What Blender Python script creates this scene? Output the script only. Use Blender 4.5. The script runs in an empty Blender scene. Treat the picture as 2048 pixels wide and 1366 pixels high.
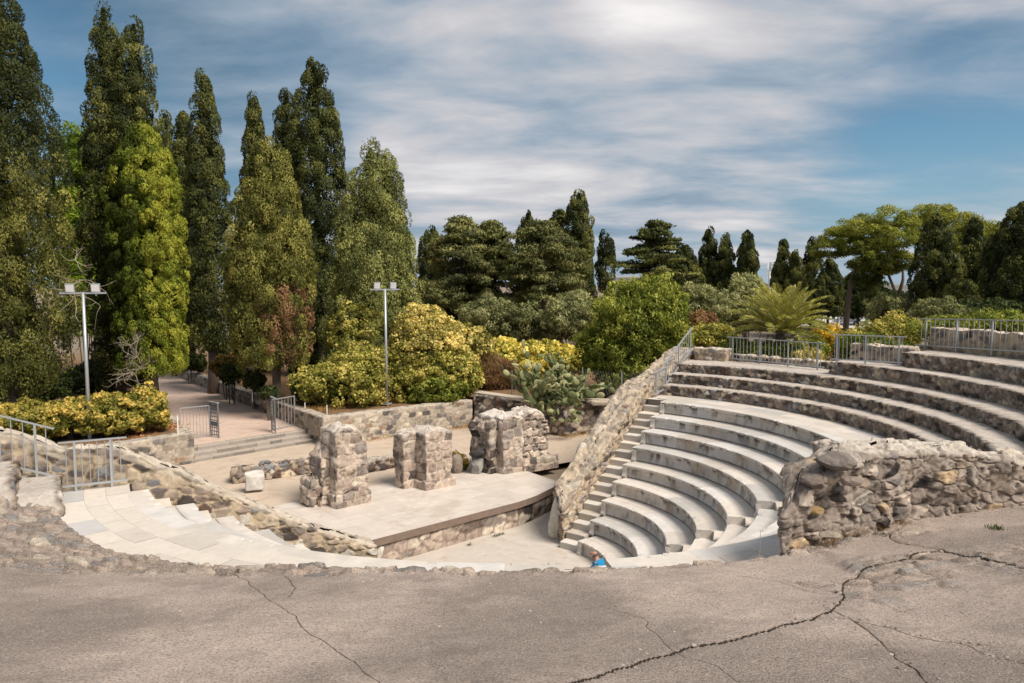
import bpy, bmesh, math
import numpy as np
from mathutils import Vector, Matrix
rng = np.random.default_rng(7)
SC = bpy.context.scene
COL = SC.collection

# ---------------------------------------------------------------- camera
CF, CY, CROLL = 1500.0, 570.0, -0.005          # focal length and horizon row on a 2048 px wide frame
CAM = np.array([0.09, -20.17, 8.05])
def ray(u, v):
    th = math.atan((683 - CY) / CF)
    x, y = u - 1024.0, -(v - 683.0)
    c, s = math.cos(CROLL), math.sin(CROLL)
    x, y = c * x - s * y, s * x + c * y
    return np.array([x, CF * math.cos(th) + y * math.sin(th), -CF * math.sin(th) + y * math.cos(th)])
def at(u, v, z):                                # point of height z seen at (u, v)
    d = ray(u, v); return CAM + d * ((z - CAM[2]) / d[2])
def atD(u, v, D):                               # point at plan distance D
    d = ray(u, v); return CAM + d * (D / math.hypot(d[0], d[1]))
def hitcyl(u, v, r):                            # far hit of a view ray with a vertical cylinder about the orchestra
    d = ray(u, v); a = d[0]**2 + d[1]**2; b = 2 * (CAM[0] * d[0] + CAM[1] * d[1]); c = CAM[0]**2 + CAM[1]**2 - r * r
    t = (-b + math.sqrt(b * b - 4 * a * c)) / (2 * a); return CAM + d * t
cam = bpy.data.cameras.new('camera'); camo = bpy.data.objects.new('camera', cam); COL.objects.link(camo)
cam.sensor_width = 36; cam.lens = 36 * CF / 2048; cam.clip_end = 6000; cam.clip_start = 0.1
_th = math.atan((683 - CY) / CF)
_f = Vector((0, math.cos(_th), -math.sin(_th))); _u = Vector((0, math.sin(_th), math.cos(_th))); _r = Vector((1, 0, 0))
_c, _s = math.cos(CROLL), math.sin(CROLL)
R_ = _r * _c + _u * _s; U_ = _u * _c - _r * _s
camo.matrix_world = Matrix(((R_.x, U_.x, -_f.x, CAM[0]), (R_.y, U_.y, -_f.y, CAM[1]), (R_.z, U_.z, -_f.z, CAM[2]), (0, 0, 0, 1)))
SC.camera = camo
SC.view_settings.view_transform = 'Standard'; SC.view_settings.look = 'None'
SC.view_settings.gamma = 1.0; SC.view_settings.use_curve_mapping = False
SC.view_settings.exposure = 1.32

# ---------------------------------------------------------------- sky and sun
SUN_AZ, SUN_EL = -38.0, 50.0                    # degrees; azimuth counted from +X towards +Y
w = bpy.data.worlds.new('World'); SC.world = w; w.use_nodes = True
class NT:                                       # tiny node-tree helper
    def __init__(s, tree): s.t = tree; s.t.nodes.clear()
    def n(s, typ, ins=None, **kw):
        nd = s.t.nodes.new(typ)
        for k, v in kw.items(): setattr(nd, k, v)
        for k, v in (ins or {}).items():
            if isinstance(v, bpy.types.NodeSocket): s.t.links.new(v, nd.inputs[k])
            else: nd.inputs[k].default_value = v
        return nd
    def math(s, op, a, b=0.0, c=0.0, clamp=False):
        nd = s.n('ShaderNodeMath', {0: a, 1: b, 2: c}, operation=op); nd.use_clamp = clamp; return nd.outputs[0]
    def vmath(s, op, a, b=(0, 0, 0), out=0):
        return s.n('ShaderNodeVectorMath', {0: a, 1: b}, operation=op).outputs[out]
    def mix(s, f, a, b, blend='MIX'):
        nd = s.n('ShaderNodeMix', data_type='RGBA', blend_type=blend, clamp_factor=True)
        for k, v in ((0, f), (6, a), (7, b)):
            if isinstance(v, bpy.types.NodeSocket): s.t.links.new(v, nd.inputs[k])
            else: nd.inputs[k].default_value = v
        return nd.outputs[2]
    def ramp(s, f, stops, interp='LINEAR'):
        nd = s.n('ShaderNodeValToRGB', {0: f}); cr = nd.color_ramp; cr.interpolation = interp
        while len(cr.elements) < len(stops): cr.elements.new(0.5)
        for e, (p, c) in zip(cr.elements, stops): e.position = p; e.color = (*c, 1)
        return nd.outputs[0]
    def sstep(s, v, a, b):
        nd = s.n('ShaderNodeMapRange', {0: v, 1: a, 2: b, 3: 0.0, 4: 1.0}, interpolation_type='SMOOTHSTEP'); return nd.outputs[0]
g = NT(w.node_tree)
sky = g.n('ShaderNodeTexSky', sky_type='NISHITA', sun_disc=False, sun_elevation=math.radians(SUN_EL),
          sun_rotation=math.radians(90 - SUN_AZ), air_density=1.0, dust_density=0.6, ozone_density=2.5)
dirv = g.n('ShaderNodeTexCoord').outputs['Generated']
sx = g.n('ShaderNodeSeparateXYZ', {0: dirv})
zc = g.math('ADD', g.math('MAXIMUM', sx.outputs[2], 0.0), 0.16)
pl = g.n('ShaderNodeCombineXYZ', {0: g.math('DIVIDE', sx.outputs[0], zc), 1: g.math('DIVIDE', sx.outputs[1], zc), 2: 0.0}).outputs[0]
rot = g.n('ShaderNodeMapping', {'Vector': pl, 'Rotation': (0, 0, 0.36), 'Scale': (0.6, 0.95, 1)}).outputs[0]
n1 = g.n('ShaderNodeTexNoise', {'Vector': rot, 'Scale': 0.85, 'Detail': 9.0, 'Roughness': 0.54, 'Distortion': 0.25}).outputs[0]
n2 = g.n('ShaderNodeTexNoise', {'Vector': rot, 'Scale': 2.1, 'Detail': 10.0, 'Roughness': 0.56, 'Distortion': 0.2}).outputs[0]
def spot(u, v, width):                          # soft lobe about the direction seen at (u, v)
    d = ray(u, v); d = d / np.linalg.norm(d)
    dp = g.vmath('DOT_PRODUCT', dirv, tuple(d), out=1)
    return g.math('EXPONENT', g.math('DIVIDE', g.math('SUBTRACT', dp, 1.0), width))
def addw(acc, s_, k): return g.math('MULTIPLY_ADD', s_, k, acc)
cov = g.math('MULTIPLY_ADD', n1, 1.5, -0.42)
cov = g.math('MULTIPLY_ADD', n2, 0.75, g.math('SUBTRACT', cov, 0.22))
for (u, v, wd, k) in ((1150, 150, .03, .30), (1310, 10, .008, .22), (800, 300, .012, .22), (1050, 330, .012, .2), (1500, 120, .01, .12),
                      (1500, 410, .012, .12), (40, -20, .012, -.26), (600, 20, .006, -.16), (300, 60, .004, .16), (250, 260, .012, .18), (2000, 250, .010, -.24), (1780, 340, .006, -.26),
                      (2048, 0, .006, .06), (430, 110, .005, .22), (1024, -900, .3, .25)):
    cov = addw(cov, spot(u, v, wd), k)
mask = g.math('MULTIPLY', g.sstep(cov, 0.08, 0.95), 0.95)
bright = g.math('MULTIPLY_ADD', n2, 1.55, g.math('MULTIPLY_ADD', n1, 0.8, -0.83))
for (u, v, wd, k) in ((1330, -15, .0030, .26), (1230, 10, .0015, .16), (1285, 30, .009, .18), (900, 320, .006, .22), (760, 270, .0010, .16), (1500, 425, .0020, .2), (1150, 372, .0015, .16), (1150, 130, .02, .08),
                      (200, 60, .03, -.11), (650, 180, .01, -.06)):
    bright = addw(bright, spot(u, v, wd), k)
# brightness added to unseen clouds behind and above the camera, to soften the lighting
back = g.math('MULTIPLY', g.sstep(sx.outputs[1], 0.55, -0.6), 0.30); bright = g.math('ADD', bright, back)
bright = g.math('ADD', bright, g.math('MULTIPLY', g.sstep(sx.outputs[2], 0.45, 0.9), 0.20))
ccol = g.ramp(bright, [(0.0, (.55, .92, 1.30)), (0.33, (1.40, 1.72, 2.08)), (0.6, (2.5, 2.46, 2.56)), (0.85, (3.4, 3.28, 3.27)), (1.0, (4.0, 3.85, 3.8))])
skyc = g.mix(1.0, sky.outputs[0], (0.13, 0.31, 0.365, 1), 'MULTIPLY')
hi_ = g.math('MULTIPLY_ADD', g.sstep(sx.outputs[2], 0.12, 0.48), -0.5, 1.0); skyc = g.mix(1.0, skyc, g.n('ShaderNodeCombineXYZ', {0: hi_, 1: hi_, 2: hi_}).outputs[0], 'MULTIPLY')
skyc = g.mix(g.math('EXPONENT', g.math('MULTIPLY', sx.outputs[2], -7.0)), skyc, (1.6, 2.05, 2.45, 1))
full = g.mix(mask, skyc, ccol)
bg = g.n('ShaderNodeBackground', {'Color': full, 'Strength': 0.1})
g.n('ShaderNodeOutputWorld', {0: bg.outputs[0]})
sun = bpy.data.lights.new('sun', 'SUN'); sun.energy = 2.1; sun.angle = math.radians(28); sun.color = (1.0, 0.91, 0.80)
suno = bpy.data.objects.new('sun', sun); COL.objects.link(suno)
_a, _e = math.radians(SUN_AZ), math.radians(SUN_EL)
suno.rotation_euler = Vector((math.cos(_e) * math.cos(_a), math.cos(_e) * math.sin(_a), math.sin(_e))).to_track_quat('Z', 'Y').to_euler()
suno.location = (30, -20, 40)

# ---------------------------------------------------------------- numeric helpers
def hsh(*ks):                                   # integer hash -> [0,1)
    h = np.zeros(np.broadcast(*ks).shape, np.uint32) + np.uint32(2166136261)
    for k in ks:
        h = (h ^ (np.asarray(k).astype(np.int64) & 0xffffffff).astype(np.uint32)) * np.uint32(16777619)
        h = (h ^ (h >> np.uint32(15))) * np.uint32(2246822519)
    h ^= h >> np.uint32(13); h = h * np.uint32(3266489917); h ^= h >> np.uint32(16)
    return h.astype(np.float64) / 4294967296.0
def vnoise(P, seed=0):
    P = np.asarray(P, float); I = np.floor(P).astype(np.int64); F = P - I; F = F * F * (3 - 2 * F); r = 0
    for dx in (0, 1):
        for dy in (0, 1):
            for dz in (0, 1):
                wgt = (F[..., 0] if dx else 1 - F[..., 0]) * (F[..., 1] if dy else 1 - F[..., 1]) * (F[..., 2] if dz else 1 - F[..., 2])
                r = r + wgt * hsh(I[..., 0] + dx, I[..., 1] + dy, I[..., 2] + dz, seed)
    return r
def fbm(P, oct=4, seed=0):
    r = 0; a = 0.5; tot = 0; P = np.asarray(P, float)
    for i in range(oct): r = r + a * vnoise(P, seed + i); tot += a; P = P * 2.03 + 7.1; a *= 0.5
    return r / tot
def voro(u, v, cw, ch, jit=0.8, seed=0, shift=0.5, pw=3.4, var=.56):   # jittered (coursed) cells: f2-f1 in cell units, cell random ids
    y = v / ch; best1 = np.full(u.shape, 9.0); best2 = np.full(u.shape, 9.0); bi = np.zeros(u.shape, np.int64); bj = np.zeros(u.shape, np.int64)
    J = np.floor(y).astype(np.int64); ox = np.zeros(u.shape); oy = np.zeros(u.shape)
    for dj in (-1, 0, 1):
        j = J + dj; x = u / cw + shift * (j % 2); I = np.floor(x).astype(np.int64)
        for di in (-2, -1, 0, 1, 2):
            i = I + di
            px = i + 0.5 + jit * (hsh(i, j, seed) - 0.5); py = j + 0.5 + jit * (hsh(i, j, seed + 11) - 0.5)
            dx = np.abs(x - px); dy = np.abs(y - py)
            d = (dx ** pw + dy ** pw) ** (1 / pw) / (1 - var / 2 + var * hsh(i, j, seed + 5))
            c1 = d < best1; best2 = np.where(c1, best1, np.minimum(best2, d))
            bi = np.where(c1, i, bi); bj = np.where(c1, j, bj); best1 = np.where(c1, d, best1); ox = np.where(c1, x - px, ox); oy = np.where(c1, y - py, oy)
    tilt = ox * (hsh(bi, bj, seed + 31) - .5) + oy * (hsh(bi, bj, seed + 32) - .5)
    return best2 - best1, bi, bj, tilt
def sst(x, a, b):
    t = np.clip((x - a) / (b - a), 0, 1); return t * t * (3 - 2 * t)
def pick(palette, r):
    ws = np.cumsum([p[0] for p in palette]); ws = ws / ws[-1]
    return np.array([p[1] for p in palette])[np.clip(np.searchsorted(ws, r), 0, len(palette) - 1)]
def pol(r, az, z=0.0):
    return np.array([r * math.cos(math.radians(az)), r * math.sin(math.radians(az)), z])
AX = math.radians(131.3)                        # axis of the theatre, orchestra -> stage
def TS(t, s, z=0.0): return np.array([t * math.cos(AX) + s * math.sin(AX), t * math.sin(AX) - s * math.cos(AX), z])
def ts_of(x, y): return x * math.cos(AX) + y * math.sin(AX), x * math.sin(AX) - y * math.cos(AX)

# ---------------------------------------------------------------- object helpers
def tag(o, label=None, cat=None, group=None, kind=None):
    if label: o['label'] = label
    if cat: o['category'] = cat
    if group: o['group'] = group
    if kind: o['kind'] = kind
    return o
def thing(name, label, cat, loc=(0, 0, 0), group=None):
    o = bpy.data.objects.new(name, None); COL.objects.link(o); o.location = tuple(float(q) for q in loc); o.empty_display_size = .3
    bpy.context.view_layer.update() if False else None
    return tag(o, label, cat, group)
def mobj(name, V, F, mat, parent=None, col=None, fcol=None, smooth=False, attrs=None):
    V = np.asarray(V, np.float32).reshape(-1, 3)
    me = bpy.data.meshes.new(name)
    if parent is not None: V = V - np.array(parent_loc(parent), np.float32)
    if isinstance(F, np.ndarray):
        n, k = F.shape; me.vertices.add(len(V)); me.vertices.foreach_set('co', V.ravel())
        me.loops.add(n * k); me.loops.foreach_set('vertex_index', F.astype(np.int32).ravel())
        me.polygons.add(n); me.polygons.foreach_set('loop_start', np.arange(0, n * k, k, dtype=np.int32))
        me.update(calc_edges=True)
    else:
        me.from_pydata([tuple(q) for q in V.tolist()], [], [list(map(int, f)) for f in F])
    if smooth: me.polygons.foreach_set('use_smooth', np.ones(len(me.polygons), bool))
    def put(nm, arr, dom):
        a = me.attributes.new(nm, 'FLOAT_COLOR', dom)
        arr = np.asarray(arr, np.float32); arr = np.concatenate([arr, np.ones((len(arr), 1), np.float32)], 1); a.data.foreach_set('color', arr.ravel())
    if col is not None: put('Col', col, 'POINT')
    if fcol is not None: put('Col', fcol, 'FACE')
    for nm, arr in (attrs or {}).items():
        a = me.attributes.new(nm, 'FLOAT', 'POINT'); a.data.foreach_set('value', np.asarray(arr, np.float32))
    me.materials.append(mat); me.validate(verbose=False)
    o = bpy.data.objects.new(name, me); COL.objects.link(o)
    if parent is not None: o.parent = parent
    return o
def parent_loc(p):
    l = np.array(p.location)
    while p.parent is not None: p = p.parent; l = l + np.array(p.location)
    return l
def linkcopy(o, parent, loc=None):
    c = o.copy(); COL.objects.link(c); c.parent = parent
    if loc is not None: c.location = tuple(float(q) for q in loc)
    return c
class MB:                                       # collects simple solids into one mesh
    def __init__(s): s.V = []; s.F = []; s.n = 0
    def add(s, V, F):
        V = [tuple(map(float, p)) for p in V]
        s.V += V; s.F += [[i + s.n for i in f] for f in F]; s.n += len(V); return s
    def box(s, c, ax, ay, az):                  # centre and three half-axis vectors
        c, ax, ay, az = map(lambda q: np.array(q, float), (c, ax, ay, az))
        P = [c + i * ax + j * ay + k * az for k in (-1, 1) for j in (-1, 1) for i in (-1, 1)]
        return s.add(P, [(0, 2, 3, 1), (4, 5, 7, 6), (0, 1, 5, 4), (2, 6, 7, 3), (0, 4, 6, 2), (1, 3, 7, 5)])
    def tube(s, P, r, n=8, cap=True):
        P = np.array(P, float); r = np.broadcast_to(np.asarray(r, float), (len(P),))
        V = []; prev = None
        for i in range(len(P)):
            d = P[min(i + 1, len(P) - 1)] - P[max(i - 1, 0)]; d = d / (np.linalg.norm(d) + 1e-9)
            a = prev if prev is not None else (np.array([1., 0, 0]) if abs(d[0]) < .8 else np.array([0, 1., 0]))
            a = a - d * (a @ d); a /= np.linalg.norm(a); prev = a; b = np.cross(d, a)
            for k in range(n):
                q = 2 * math.pi * k / n; V.append(P[i] + r[i] * (math.cos(q) * a + math.sin(q) * b))
        F = [(i * n + k, i * n + (k + 1) % n, (i + 1) * n + (k + 1) % n, (i + 1) * n + k) for i in range(len(P) - 1) for k in range(n)]
        if cap: F += [tuple(range(n))[::-1], tuple((len(P) - 1) * n + k for k in range(n))]
        return s.add(V, F)
    def build(s, name, mat, parent=None, smooth=False): return mobj(name, s.V, s.F, mat, parent, smooth=smooth)
def gridF(nu, nv, wrapu=False):                 # quads of an nu x nv vertex grid (row-major, index = i*nv + j)
    i = np.arange(nu if wrapu else nu - 1); j = np.arange(nv - 1); I, J = np.meshgrid(i, j, indexing='ij'); I2 = (I + 1) % nu
    return np.stack([I * nv + J, I2 * nv + J, I2 * nv + J + 1, I * nv + J + 1], -1).reshape(-1, 4)

# ---------------------------------------------------------------- materials
def make_mat(name, base=None, rough=0.85, spec=0.3, metal=0.0, vary=0.25, vscale=9.0, bump=0.3, bscale=40.0, bdist=0.02, fine=None, spots=None, crack=False, joints=None):
    m = bpy.data.materials.new(name); m.use_nodes = True; t = NT(m.node_tree)
    co = t.n('ShaderNodeTexCoord').outputs['Object']
    c = t.n('ShaderNodeAttribute', attribute_name='Col').outputs['Color'] if base is None else t.n('ShaderNodeRGB').outputs[0]
    if base is not None: c.default_value = (*base, 1)
    nz = t.n('ShaderNodeTexNoise', {'Vector': co, 'Scale': vscale, 'Detail': 6.0, 'Roughness': 0.6}).outputs[0]
    f = t.math('MULTIPLY_ADD', nz, 2 * vary, 1 - vary)
    c = t.mix(1.0, c, t.n('ShaderNodeCombineXYZ', {0: f, 1: f, 2: f}).outputs[0], 'MULTIPLY')
    if spots:                                   # (scale, threshold low, high, colour, strength) specks with a shape of their own
        for (sc_, lo, hi, cc, st) in spots:
            nn = t.n('ShaderNodeTexNoise', {'Vector': co, 'Scale': sc_, 'Detail': 5.0, 'Roughness': 0.65}).outputs[0]
            c = t.mix(t.math('MULTIPLY', t.sstep(nn, lo, hi), st), c, (*cc, 1))
    if joints:                                  # faint joints between paving slabs
        mp = t.n('ShaderNodeMapping', {'Vector': co, 'Rotation': (0, 0, math.radians(-41.3))}).outputs[0]
        br = t.n('ShaderNodeTexBrick', {'Vector': mp, 'Color1': (1, 1, 1, 1), 'Color2': (.84, .82, .80, 1), 'Mortar': (.60, .55, .50, 1), 'Scale': joints, 'Mortar Size': .006, 'Brick Width': .62, 'Row Height': .42, 'Bias': -.2}).outputs['Color']
        c = t.mix(.42, c, br, 'MULTIPLY')
    nb = t.n('ShaderNodeTexNoise', {'Vector': co, 'Scale': bscale, 'Detail': 6.0, 'Roughness': 0.65}).outputs[0]
    if crack:                                   # hairline cracks follow a signed distance stored on the mesh
        ca = t.math('ABSOLUTE', t.n('ShaderNodeAttribute', attribute_name='crk').outputs['Fac']); cw_ = t.n('ShaderNodeAttribute', attribute_name='crw').outputs['Fac']
        nj = t.n('ShaderNodeTexNoise', {'Vector': co, 'Scale': 11.0, 'Detail': 8.0, 'Roughness': 0.75}).outputs[0]
        ca = t.math('DIVIDE', ca, t.math('MULTIPLY', cw_, t.math('MULTIPLY_ADD', nj, 3.2, -0.85)))
        ck = t.math('SUBTRACT', 1.0, t.sstep(ca, 0.45, 1.05)); hl = t.math('SUBTRACT', 1.0, t.sstep(ca, 0.8, 4.0))
        c = t.mix(t.math('MULTIPLY', hl, 0.35), c, (.17, .125, .095, 1)); c = t.mix(t.math('MULTIPLY', ck, 0.95), c, (.035, .027, .022, 1))
        nb = t.math('SUBTRACT', nb, t.math('MULTIPLY', ck, 1.5))
    bp = t.n('ShaderNodeBump', {'Height': nb, 'Strength': bump, 'Distance': bdist}).outputs[0]
    p = t.n('ShaderNodeBsdfPrincipled', {'Base Color': c, 'Roughness': rough, 'Specular IOR Level': spec, 'Metallic': metal, 'Normal': bp})
    t.n('ShaderNodeOutputMaterial', {0: p.outputs[0]}); return m
def leaf_mat(name, trans=0.25, rough=0.6):
    m = bpy.data.materials.new(name); m.use_nodes = True; t = NT(m.node_tree)
    c = t.n('ShaderNodeAttribute', attribute_name='Col').outputs['Color']
    d = t.n('ShaderNodeBsdfPrincipled', {'Base Color': c, 'Roughness': rough, 'Specular IOR Level': 0.2})
    tr = t.n('ShaderNodeBsdfTranslucent', {'Color': t.mix(1.0, c, (1.0, 1.1, 0.5, 1), 'MULTIPLY')})
    t.n('ShaderNodeOutputMaterial', {0: t.n('ShaderNodeMixShader', {0: trans, 1: d.outputs[0], 2: tr.outputs[0]}).outputs[0]}); return m
M_STONE = make_mat('rubble_stone', rough=0.9, spec=0.2, vary=0.38, vscale=14, bump=0.7, bscale=45, bdist=0.03,
                   spots=[(22, .62, .72, (.05, .045, .04), .55), (35, .64, .72, (.62, .55, .46), .35)])
M_STONE_FINE = make_mat('weathered_stone', rough=0.9, spec=0.2, vary=0.45, vscale=22, bump=0.8, bscale=90, bdist=0.02,
                   spots=[(60, .6, .7, (.05, .045, .04), .6), (14, .6, .75, (.09, .08, .07), .4)])
M_MARBLE = make_mat('marble', rough=0.55, spec=0.35, vary=0.16, vscale=6, bump=0.12, bscale=30, bdist=0.01,
                    spots=[(5, .56, .74, (.42, .41, .41), .4), (48, .66, .74, (.22, .2, .18), .5)])
M_CONC = make_mat('concrete', rough=0.92, spec=0.15, vary=0.25, vscale=3, bump=0.9, bscale=60, bdist=0.03,
                  crack=True, spots=[(42, .50, .58, (.12, .105, .095), .55), (58, .53, .60, (.60, .54, .48), .55), (85, .55, .62, (.06, .052, .047), .6), (18, .56, .68, (.2, .17, .15), .45), (1.3, .5, .75, (.16, .135, .12), .45)])
M_EARTH = make_mat('earth', rough=0.95, spec=0.1, vary=0.22, vscale=2, bump=0.4, bscale=30, bdist=0.02,
                   spots=[(2.2, .52, .72, (.36, .22, .13), .45), (40, .62, .72, (.2, .15, .11), .4)])
M_DECK = make_mat('stage_paving', rough=0.9, spec=0.2, vary=0.2, vscale=1.5, bump=0.35, bscale=30, bdist=0.02, joints=.42, spots=[(.9, .50, .66, (.43, .36, .30), .55), (2.8, .55, .68, (.64, .60, .56), .6), (30, .6, .7, (.3, .25, .21), .4)])
M_SOIL = make_mat('dry_soil', rough=0.95, spec=0.1, vary=0.4, vscale=5, bump=0.8, bscale=30, bdist=0.05,
                  spots=[(1.5, .45, .7, (.30, .15, .055), .6), (9, .55, .7, (.04, .03, .02), .5)])
M_LEAF = leaf_mat('leaves'); M_NEEDLE = leaf_mat('cypress_sprays', 0.15, 0.75)
M_BARK = make_mat('bark', base=(.13, .10, .08), vary=.4, vscale=10, bump=.9, bscale=25, bdist=.05)
M_TWIG = make_mat('dead_wood', base=(.36, .30, .24), vary=.35, vscale=10, bump=.4, bscale=40)
M_METAL = make_mat('galvanised_steel', base=(.42, .44, .46), rough=.42, spec=.5, metal=.45, vary=.15, vscale=12, bump=.08, bscale=60)
M_METAL_D = make_mat('dark_steel', base=(.17, .18, .19), rough=.5, spec=.4, metal=.3, vary=.2, vscale=15, bump=.1, bscale=60)
M_GLASS = make_mat('lamp_glass', base=(.75, .76, .77), rough=.15, spec=.6, vary=.05, bump=0.0)
M_WOOD = make_mat('dark_timber', base=(.20, .145, .115), rough=.85, vary=.35, vscale=6, bump=.5, bscale=40)
M_WHITE = make_mat('white_render', base=(.74, .72, .69), vary=.08, vscale=1.0, bump=.1)
M_ROOFG = make_mat('pale_roofing', base=(.5, .5, .5), vary=.1)
M_WIN = make_mat('dark_glass', base=(.03, .035, .04), rough=.1, spec=.6, vary=.1, bump=0)
M_CARP = make_mat('car_paint', base=(.72, .73, .75), rough=.2, spec=.6, vary=.03, bump=0)
M_RUBBER = make_mat('rubber', base=(.02, .02, .02), rough=.8)
# ================================================================= the theatre
RK = [2.704, 3.462, 4.217, 4.98, 5.746, 6.467, 7.218, 8.006, 8.876]           # nosing radius of the nine marble rows
ZK = [0.40, 0.82, 1.257, 1.689, 2.093, 2.548, 2.966, 3.357, 3.774]            # and the height of their seats
RG = [10.508, 11.234, 12.034, 12.89, 13.756]; ZG = [4.145, 4.513, 4.858, 5.299, 5.773]   # rubble rows above the walkway
AZR, AZL, AZM1, AZM2 = 56.3, -153.7, -12.8, -84.6; STW = 0.70
ORD = ['lowest', 'second', 'third', 'fourth', 'fifth', 'sixth', 'seventh', 'eighth', 'topmost']
MARB = np.array((.58, .54, .49))

PAL_RUB = [(3, (.36, .29, .23)), (2, (.28, .22, .18)), (2, (.20, .17, .155)), (1.6, (.075, .062, .056)), (1.3, (.46, .38, .28)), (1, (.13, .085, .065)), (.6, (.52, .48, .42)), (.7, (.25, .25, .25))]
PAL_DARK = [(3, (.24, .20, .17)), (1.8, (.11, .09, .08)), (2, (.33, .27, .22)), (1.6, (.05, .042, .04)), (.9, (.42, .36, .29)), (1, (.13, .09, .065)), (.6, (.34, .31, .28))]
PAL_ASH = [(3, (.42, .36, .29)), (2.2, (.33, .28, .23)), (1.2, (.20, .18, .165)), (.7, (.11, .10, .095)), (1.8, (.50, .43, .34)), (.7, (.35, .25, .18))]
PAL_PIER = [(3, (.46, .37, .30)), (2, (.37, .29, .24)), (1.5, (.29, .245, .215)), (1.5, (.55, .47, .385)), (.7, (.19, .155, .135))]
ST = dict(
    analemma=dict(pal=PAL_RUB, mort=(.50, .40, .28), cw=.30, ch=.21, jit=.95, bulge=.045, mw=.16, wob=.06, cap=(.56, .49, .40), capk=.75, grow=.75),
    ashlar=dict(pal=PAL_ASH, mort=(.46, .40, .32), cw=.42, ch=.235, jit=.34, pw=9, var=.16, bulge=.03, mw=.11, rim=.3, wob=.02, cap=(.50, .44, .37), capk=.7, grow=1),
    pier=dict(pal=PAL_PIER, mort=(.56, .47, .38), cw=.46, ch=.36, jit=.36, pw=7, var=.2, bulge=.03, mw=.10, rim=.12, pit=.7, wob=.045, cap=(.62, .57, .51), capk=.6, grow=1),
    rubble=dict(pal=PAL_RUB, mort=(.15, .115, .09), cw=.28, ch=.22, jit=.95, bulge=.06, mw=.09, wob=.12, cap=None, capk=0, grow=1),
    dark=dict(pal=PAL_DARK, mort=(.13, .10, .08), cw=.26, ch=.2, jit=.95, bulge=.07, mw=.09, wob=.1, cap=None, capk=0, grow=1),
    near=dict(pal=[(3, (.37, .31, .26)), (3, (.31, .265, .225)), (2, (.41, .345, .29)), (1.1, (.48, .36, .23)), (1.0, (.05, .043, .04)), (.8, (.54, .49, .42)), (1.4, (.23, .205, .19))],
              mort=(.33, .275, .23), cw=.24, ch=.165, jit=1.0, bulge=.06, mw=.12, wob=.10, cap=(.56, .50, .43), capk=.95, grow=.42, fine=.022),
)
def stone_cols(u, v, st, seed, P):
    wob = .5 * st['cw'] * (fbm(np.stack([u / st['cw'], v / st['ch'], 0 * u], -1) * .9, 3, seed + 3) - .5) * 2
    e, bi, bj, tl = voro(u + .6 * wob, v + .35 * wob, st['cw'], st['ch'], st['jit'], seed, pw=st.get('pw', 3.4), var=st.get('var', .56))
    h1, h2, h3 = hsh(bi, bj, seed + 1), hsh(bi, bj, seed + 2), hsh(bi, bj, seed + 3)
    c = pick(st['pal'], h1) * (.78 + .44 * h2)[..., None]
    n = fbm(P * 9.0, 4, seed + 9); c = c * (.5 + 1.0 * n)[..., None]
    m = sst(e, st['mw'] * .45, st['mw'] * 1.2)
    mort = np.array(st['mort']) * (.75 + .5 * fbm(P * 5.0, 3, seed + 21))[..., None]
    if st.get('grow', 1) < 1:                   # some stones are wholly smeared over with mortar
        m = m * np.where(h3 > st['grow'], .22, 1.0)
    c = mort * (1 - m[..., None]) + c * m[..., None]
    b = sst(e, .02, st.get('sharp', .15)) * (.30 + .9 * h2 + 1.1 * tl) * m
    pit = sst(fbm(P * 8.5, 4, seed + 90), .60, .70) * st.get('pit', .5)
    b = b - pit * .9; c = c * (1 - .62 * pit)[..., None]
    rim = np.exp(-((e - st['mw'] * .55) / .05) ** 2) * st.get('rim', .45) * sst(fbm(P * 3.3, 3, seed + 91), .35, .6); c = c * (1 - rim)[..., None]; b = b - rim * .5
    return c, b
def resample(poly, step, closed=True):
    poly = np.asarray(poly, float); Q = np.vstack([poly, poly[:1]]) if closed else poly
    seg = np.linalg.norm(np.diff(Q, axis=0), axis=1); L = np.concatenate([[0], np.cumsum(seg)])
    n = max(4, int(round(L[-1] / step))); s = np.linspace(0, L[-1], n + (0 if closed else 1), endpoint=not closed)
    return np.stack([np.interp(s, L, Q[:, 0]), np.interp(s, L, Q[:, 1])], 1), s
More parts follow.
